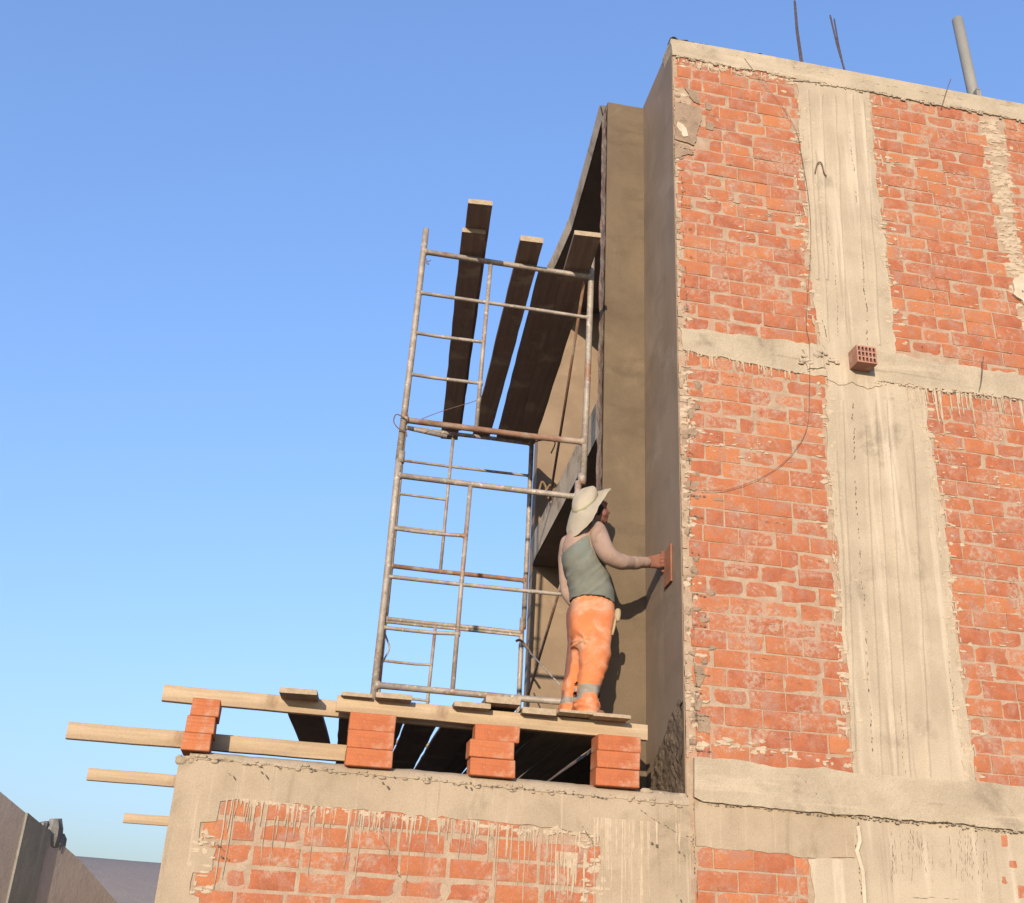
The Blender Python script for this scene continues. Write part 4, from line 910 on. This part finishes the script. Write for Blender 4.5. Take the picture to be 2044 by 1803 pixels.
# ---- vest
tk = MB()
sect(tk, [(258, 564, 925, 6.80, .128), (258, 561, 900, 6.80, .130), (254, 556, 840, 6.80, .130), (244, 534, 770, 6.80, .131), (225, 508, 700, 6.80, .133), (208, 479, 640, 6.80, .133), (202, 455, 580, 6.80, .131), (206, 432, 530, 6.80, .128), (232, 425, 470, 6.80, .118), (250, 420, 440, 6.80, .108)], .92)
def dtk(p):
    d = -.003+fold(p, Vector((-.62, 0, .75)), 58, .0150, 2.2, 9)*(0.35+.65*min(1, max(0, (q(400, 560).z-p.z)/.25)+.3)) + mn.noise(p*14)*.003 + .005*mn.noise(Vector((p.x*5, p.y*5, p.z*16)))
    return d
def cuttk(v):
    # follows the neckline: bare yoke above, open armhole on the right
    x = v.x; c = np.interp(x, [q(200, 600).x, q(240, 560).x, q(310, 515).x, q(360, 492).x, q(400, 478).x, q(430, 480).x], [q(205, 590).z, q(240, 560).z, q(310, 515).z, q(360, 492).z, q(400, 478).z, q(420, 500).z])
    if v.z > c: return True
    arm = np.interp(v.z, [q(500, 700).z, q(470, 640).z, q(440, 580).z, q(405, 500).z], [q(505, 700).x, q(462, 640).x, q(430, 580).x, q(404, 500).x])
    if v.z > q(480, 690).z and x > arm: return True
    hem = q(400, 905).z+.012*math.sin((x-1.6)*14)
    return v.z < hem-.012
vest = finish('vest', tk, M['tank'], man, .0075, dtk, 3, cut=cuttk)
s_ = vest.modifiers.new('cloth', 'SOLIDIFY'); s_.thickness = .004; s_.offset = 1
# ---- hat
th8 = [0, 45, 90, 135, 180, 225, 270, 315]
outer = [q(540, 142, 6.80), q(487, 208, 6.66), q(440, 292, 6.585), (q(382, 392, 6.61)), q(258, 474, 6.74), q(240, 380, 6.93), q(330, 250, 7.00), q(480, 168, 6.93)]
inner = [q(448, 178, 6.80), q(430, 222, 6.725), q(374, 270, 6.70), q(312, 300, 6.725), q(276, 300, 6.80), q(282, 250, 6.88), q(340, 205, 6.91), q(412, 182, 6.88)]
def cr(L8, t):
    n = 8; i = int(math.floor(t)) % n; f = t-math.floor(t); p0, p1, p2, p3 = [L8[(i+k) % n] for k in (-1, 0, 1, 2)]
    return .5*((2*p1)+(p2-p0)*f+(2*p0-5*p1+4*p2-p3)*f*f+(3*p1-p0-3*p2+p3)*f**3)
NT = 64; hb = MB(); rings = []
c0 = sum(inner, Vector())/8; apex = q(352, 152, 6.80)
for k in range(9):
    ph = PI/2*k/9; rings.append([c0+(cr(inner, 8*j/NT)-c0)*math.cos(ph)**.62*(1+.04*math.sin(ph*2)) + (apex-c0)*math.sin(ph)*(1+.03*mn.noise(Vector((j*.3, k, 0)))) for j in range(NT)])
hb.loft(rings[::-1], cap=False); hb.add([r for r in rings[-1]], [tuple(range(NT))])
crown = obj('hat', hb, M['hat'], man, smooth=True)
bb_ = MB(); rings = []
for k in range(33):
    t = k/32; rings.append([cr(inner, 8*j/NT).lerp(cr(outer, 8*j/NT), t*(1+.03*mn.noise(Vector((j*.35, 0, 3)))))+Vector((0, 0, .010*math.sin(t*PI)+.007*t*math.sin(j*.6+mn.noise(Vector((j*.2, 1, 1)))*3)+.0010*math.sin(t*75)+.006*mn.noise(Vector((t*4, j*.25, 0))))) for j in range(NT)])
bb_.loft(rings, cap=False); br_ = sub('hat_brim', bb_, M['hat'], crown, True)
s_ = br_.modifiers.new('cloth', 'SOLIDIFY'); s_.thickness = .004
bn_ = MB(); bn_.loft([[c0+(cr(inner, 8*j/NT)-c0)*(1.012-.02*k/3)+(apex-c0)*(.05+.22*k/3) for j in range(NT)] for k in range(4)], cap=False); sub('hat_band', bn_, M['hatband'], crown, True)
hr = MB(); hr.ell(q(412, 285, 6.80), (.09, .079, .085), ta, 20, 12); obj('hair', hr, M['hair'], man, smooth=True)
# eye
ey = MB(); ey.ell(q(500, 272, 6.76), (.009, .010, .007), None, 10, 6); obj('eye', ey, M['hair'], man, smooth=True)
# ---- plastering float, held
fl = MB(); cs = [PX(942, 515, 2.235), PX(944, 768, 2.235), PX(896, 822, 2.235), PX(903, 575, 2.235)]
zt_, zb__ = cs[0].z, cs[2].z; yc = 6.86
pl4 = [Vector((2.238, 6.90, hdl.z+.135)), Vector((2.238, 6.96, hdl.z-.12)), Vector((2.238, 6.82, hdl.z-.165)), Vector((2.238, 6.80, hdl.z+.06))]
pl4 = [Vector((2.238, p.y, p.z)) for p in cs]
fl.add([p for p in pl4]+[p+Vector((.012, 0, 0)) for p in pl4], [(0, 1, 2, 3), (7, 6, 5, 4)]+[(i, (i+1) % 4, (i+1) % 4+4, i+4) for i in range(4)])
flo = obj('plastering_float', fl, M['tool'], loc=hdl); tag(flo, 'reddish brown plastering float held flat on the wall by the worker', 'trowel')
mb = MB(); mb.tube([hdl-axh*.07, hdl-axh*.03, hdl+axh*.03, hdl+axh*.07], [.013, .014, .014, .012], 12)
mb.tube([hdl-axh*.066, hdl-axh*.066+Vector((.075*0+2.238-hdl.x, 0, -.01))], .009, 8); mb.tube([hdl+axh*.066, Vector((2.238, hdl.y, (hdl+axh*.066).z))], .009, 8); sub('handle', mb, M['tool'], flo, True)
# ---- tool handle in the pocket
mb = MB(); a, b = q(588, 962, 6.72), q(580, 1050, 6.72)
mb.tube([a, a.lerp(b, .15), a.lerp(b, .5), a.lerp(b, .85), b], [.012, .020, .022, .019, .010], 14); 
th_ = obj('brush', mb, M['toolhandle'], loc=a, smooth=True); tag(th_, 'rounded cream tool sticking out of the right hip pocket of the worker', 'tool')
mb = MB(); mb.tube([q(570, 1030, 6.70), q(560, 1090, 6.69), q(548, 1140, 6.69)], [.008, .009, .008], 8); sub('cord', mb, M['toolhandle'], th_, True)

# ------------------------------------------------------------------ neighbour wall, hill, ground
nb = empty('grey_wall', (-3.0, 8.0, 0), 'shaded grey rendered wall with a sloping top at the lower left', 'wall')
WN = Vector((math.cos(math.radians(25)), -math.sin(math.radians(25)), 0)); W0 = Vector((-3.0, 8.0, 0))
def atw(x, y, off=0):
    d = _r*(x-W/2) + _u*(H/2-y) + _f*F; return O + d*((W0+WN*off-O).dot(WN)/d.dot(WN))
tp = [atw(-420, 1240), atw(0, 1580), atw(54, 1625), atw(95, 1660), atw(160, 1717), atw(235, 1803), atw(300, 1880)]
mb = MB(); pl = [Vector(p) for p in tp] + [Vector((tp[-1].x, tp[-1].y, 0)), Vector((tp[0].x, tp[0].y, 0))]; n = len(pl)
mb.add(pl+[p-WN*.2 for p in pl], [tuple(range(n)), tuple(range(n, 2*n))[::-1]]+[(i, i+n, (i+1) % n+n, (i+1) % n) for i in range(n)])
obj('wall', mb, M['greywall'], nb)
a, b = atw(51, 1625), atw(95, 1662); mb = MB(); up = Vector((0, 0, .01))
pl = [Vector((a.x, a.y, 0)), Vector((b.x, b.y, 0)), b+up, a+up]
mb.add([p+WN*.02 for p in pl]+[p-WN*.21 for p in pl], [(0, 1, 2, 3), (4, 7, 6, 5), (0, 3, 7, 4), (1, 5, 6, 2), (3, 2, 6, 7), (0, 4, 5, 1)])
obj('concrete_column', mb, M['greycol'], nb)
mb = MB()
rr_ = random.Random(5); c_ = atw(97, 1662, -.05); n = 12
def chunk(c, ax, seed):
    vs = []; nn = 9; mm = 6; rings = []
    for i in range(1, mm):
        a_ = PI*i/mm; ring = []
        for j in range(nn):
            b_ = 2*PI*j/nn; p = Vector((ax[0]*math.sin(a_)*math.cos(b_), ax[1]*math.sin(a_)*math.sin(b_), ax[2]*math.cos(a_)))
            ring.append(c+p*(1+.45*mn.noise(p*14+Vector((seed, 0, 0)))))
        rings.append(ring)
    mb.loft(rings)
chunk(atw(102, 1672, -.08), (.09, .16, .15), 3); chunk(atw(114, 1688, -.08), (.07, .11, .10), 8); chunk(atw(88, 1652, -.08), (.05, .10, .06), 4)
tag(obj('rubble', mb, M['greycol'], loc=atw(102, 1672)), 'broken chunk of grey mortar on the sloping top of the left wall', 'rubble')
mb = MB(); n_, m_ = 90, 24; vs = []
for i in range(n_+1):
    for j in range(m_+1):
        x = -260+420*i/n_; y = 150+140*j/m_; t = j/m_
        z = 15.0*math.sin(min(1, t/.45)*PI/2)*(y/205)*(1+.02*mn.noise(Vector((x*.02, y*.02, 0))))*(1-.0006*x)
        if t > .45: z = 15.4-4*(t-.45)
        vs.append((x, y, z + mn.noise(Vector((x*.06, y*.06, 1)))*.25*(1 if j else 0)-.2))
mb.add(vs, [(i*(m_+1)+j, (i+1)*(m_+1)+j, (i+1)*(m_+1)+j+1, i*(m_+1)+j+1) for i in range(n_) for j in range(m_)])
tag(obj('hill', mb, M['hill'], smooth=True), 'smooth bare grey brown hill on the horizon', None, kind='structure')
mb = MB(); mb.add([(-1500, -1500, 0), (1500, -1500, 0), (1500, 1500, 0), (-1500, 1500, 0)], [(0, 1, 2, 3)]); tag(obj('ground', mb, M['dirt'], fix=False), kind='structure')

# ------------------------------------------------------------------ surface marks belong to the mesh of the part they lie on
def absorb(dst, src):
    off = world_loc(src)-world_loc(dst); a, b = dst.data, src.data
    base = len(a.materials); 
    for m_ in b.materials: a.materials.append(m_)
    va = [tuple(v.co) for v in a.vertices]+[tuple(v.co+off) for v in b.vertices]; n0 = len(a.vertices)
    fa = [tuple(p.vertices) for p in a.polygons]+[tuple(i+n0 for i in p.vertices) for p in b.polygons]
    mi = [p.material_index for p in a.polygons]+[p.material_index+base for p in b.polygons]
    sm = [p.use_smooth for p in a.polygons]+[p.use_smooth for p in b.polygons]
    ti = [d.value for d in a.attributes['tint'].data]+[d.value for d in b.attributes['tint'].data]
    me = bpy.data.meshes.new(a.name)
    me.from_pydata(va, [], fa)
    for m_ in a.materials: me.materials.append(m_)
    me.polygons.foreach_set('material_index', mi); me.polygons.foreach_set('use_smooth', sm)
    me.attributes.new('tint', 'FLOAT', 'POINT').data.foreach_set('value', ti)
    dst.data = me; bpy.data.objects.remove(src)
bpy.context.view_layer.update()
for root in (bld, low):
    kids = list(root.children); wall = [k for k in kids if k.name.startswith('brick_wall')][0]
    col = [k for k in kids if k.name.startswith('concrete_column')]
    for k in kids:
        for g in list(k.children):
            if g.name.split('.')[0] in ('seam', 'pale_flake'): absorb(k, g)
    for k in kids:
        b_ = k.name.split('.')[0]
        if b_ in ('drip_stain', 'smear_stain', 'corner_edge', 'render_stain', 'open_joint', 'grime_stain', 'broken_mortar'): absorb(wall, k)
        elif b_ == 'form_ridge': absorb(col[0], k)
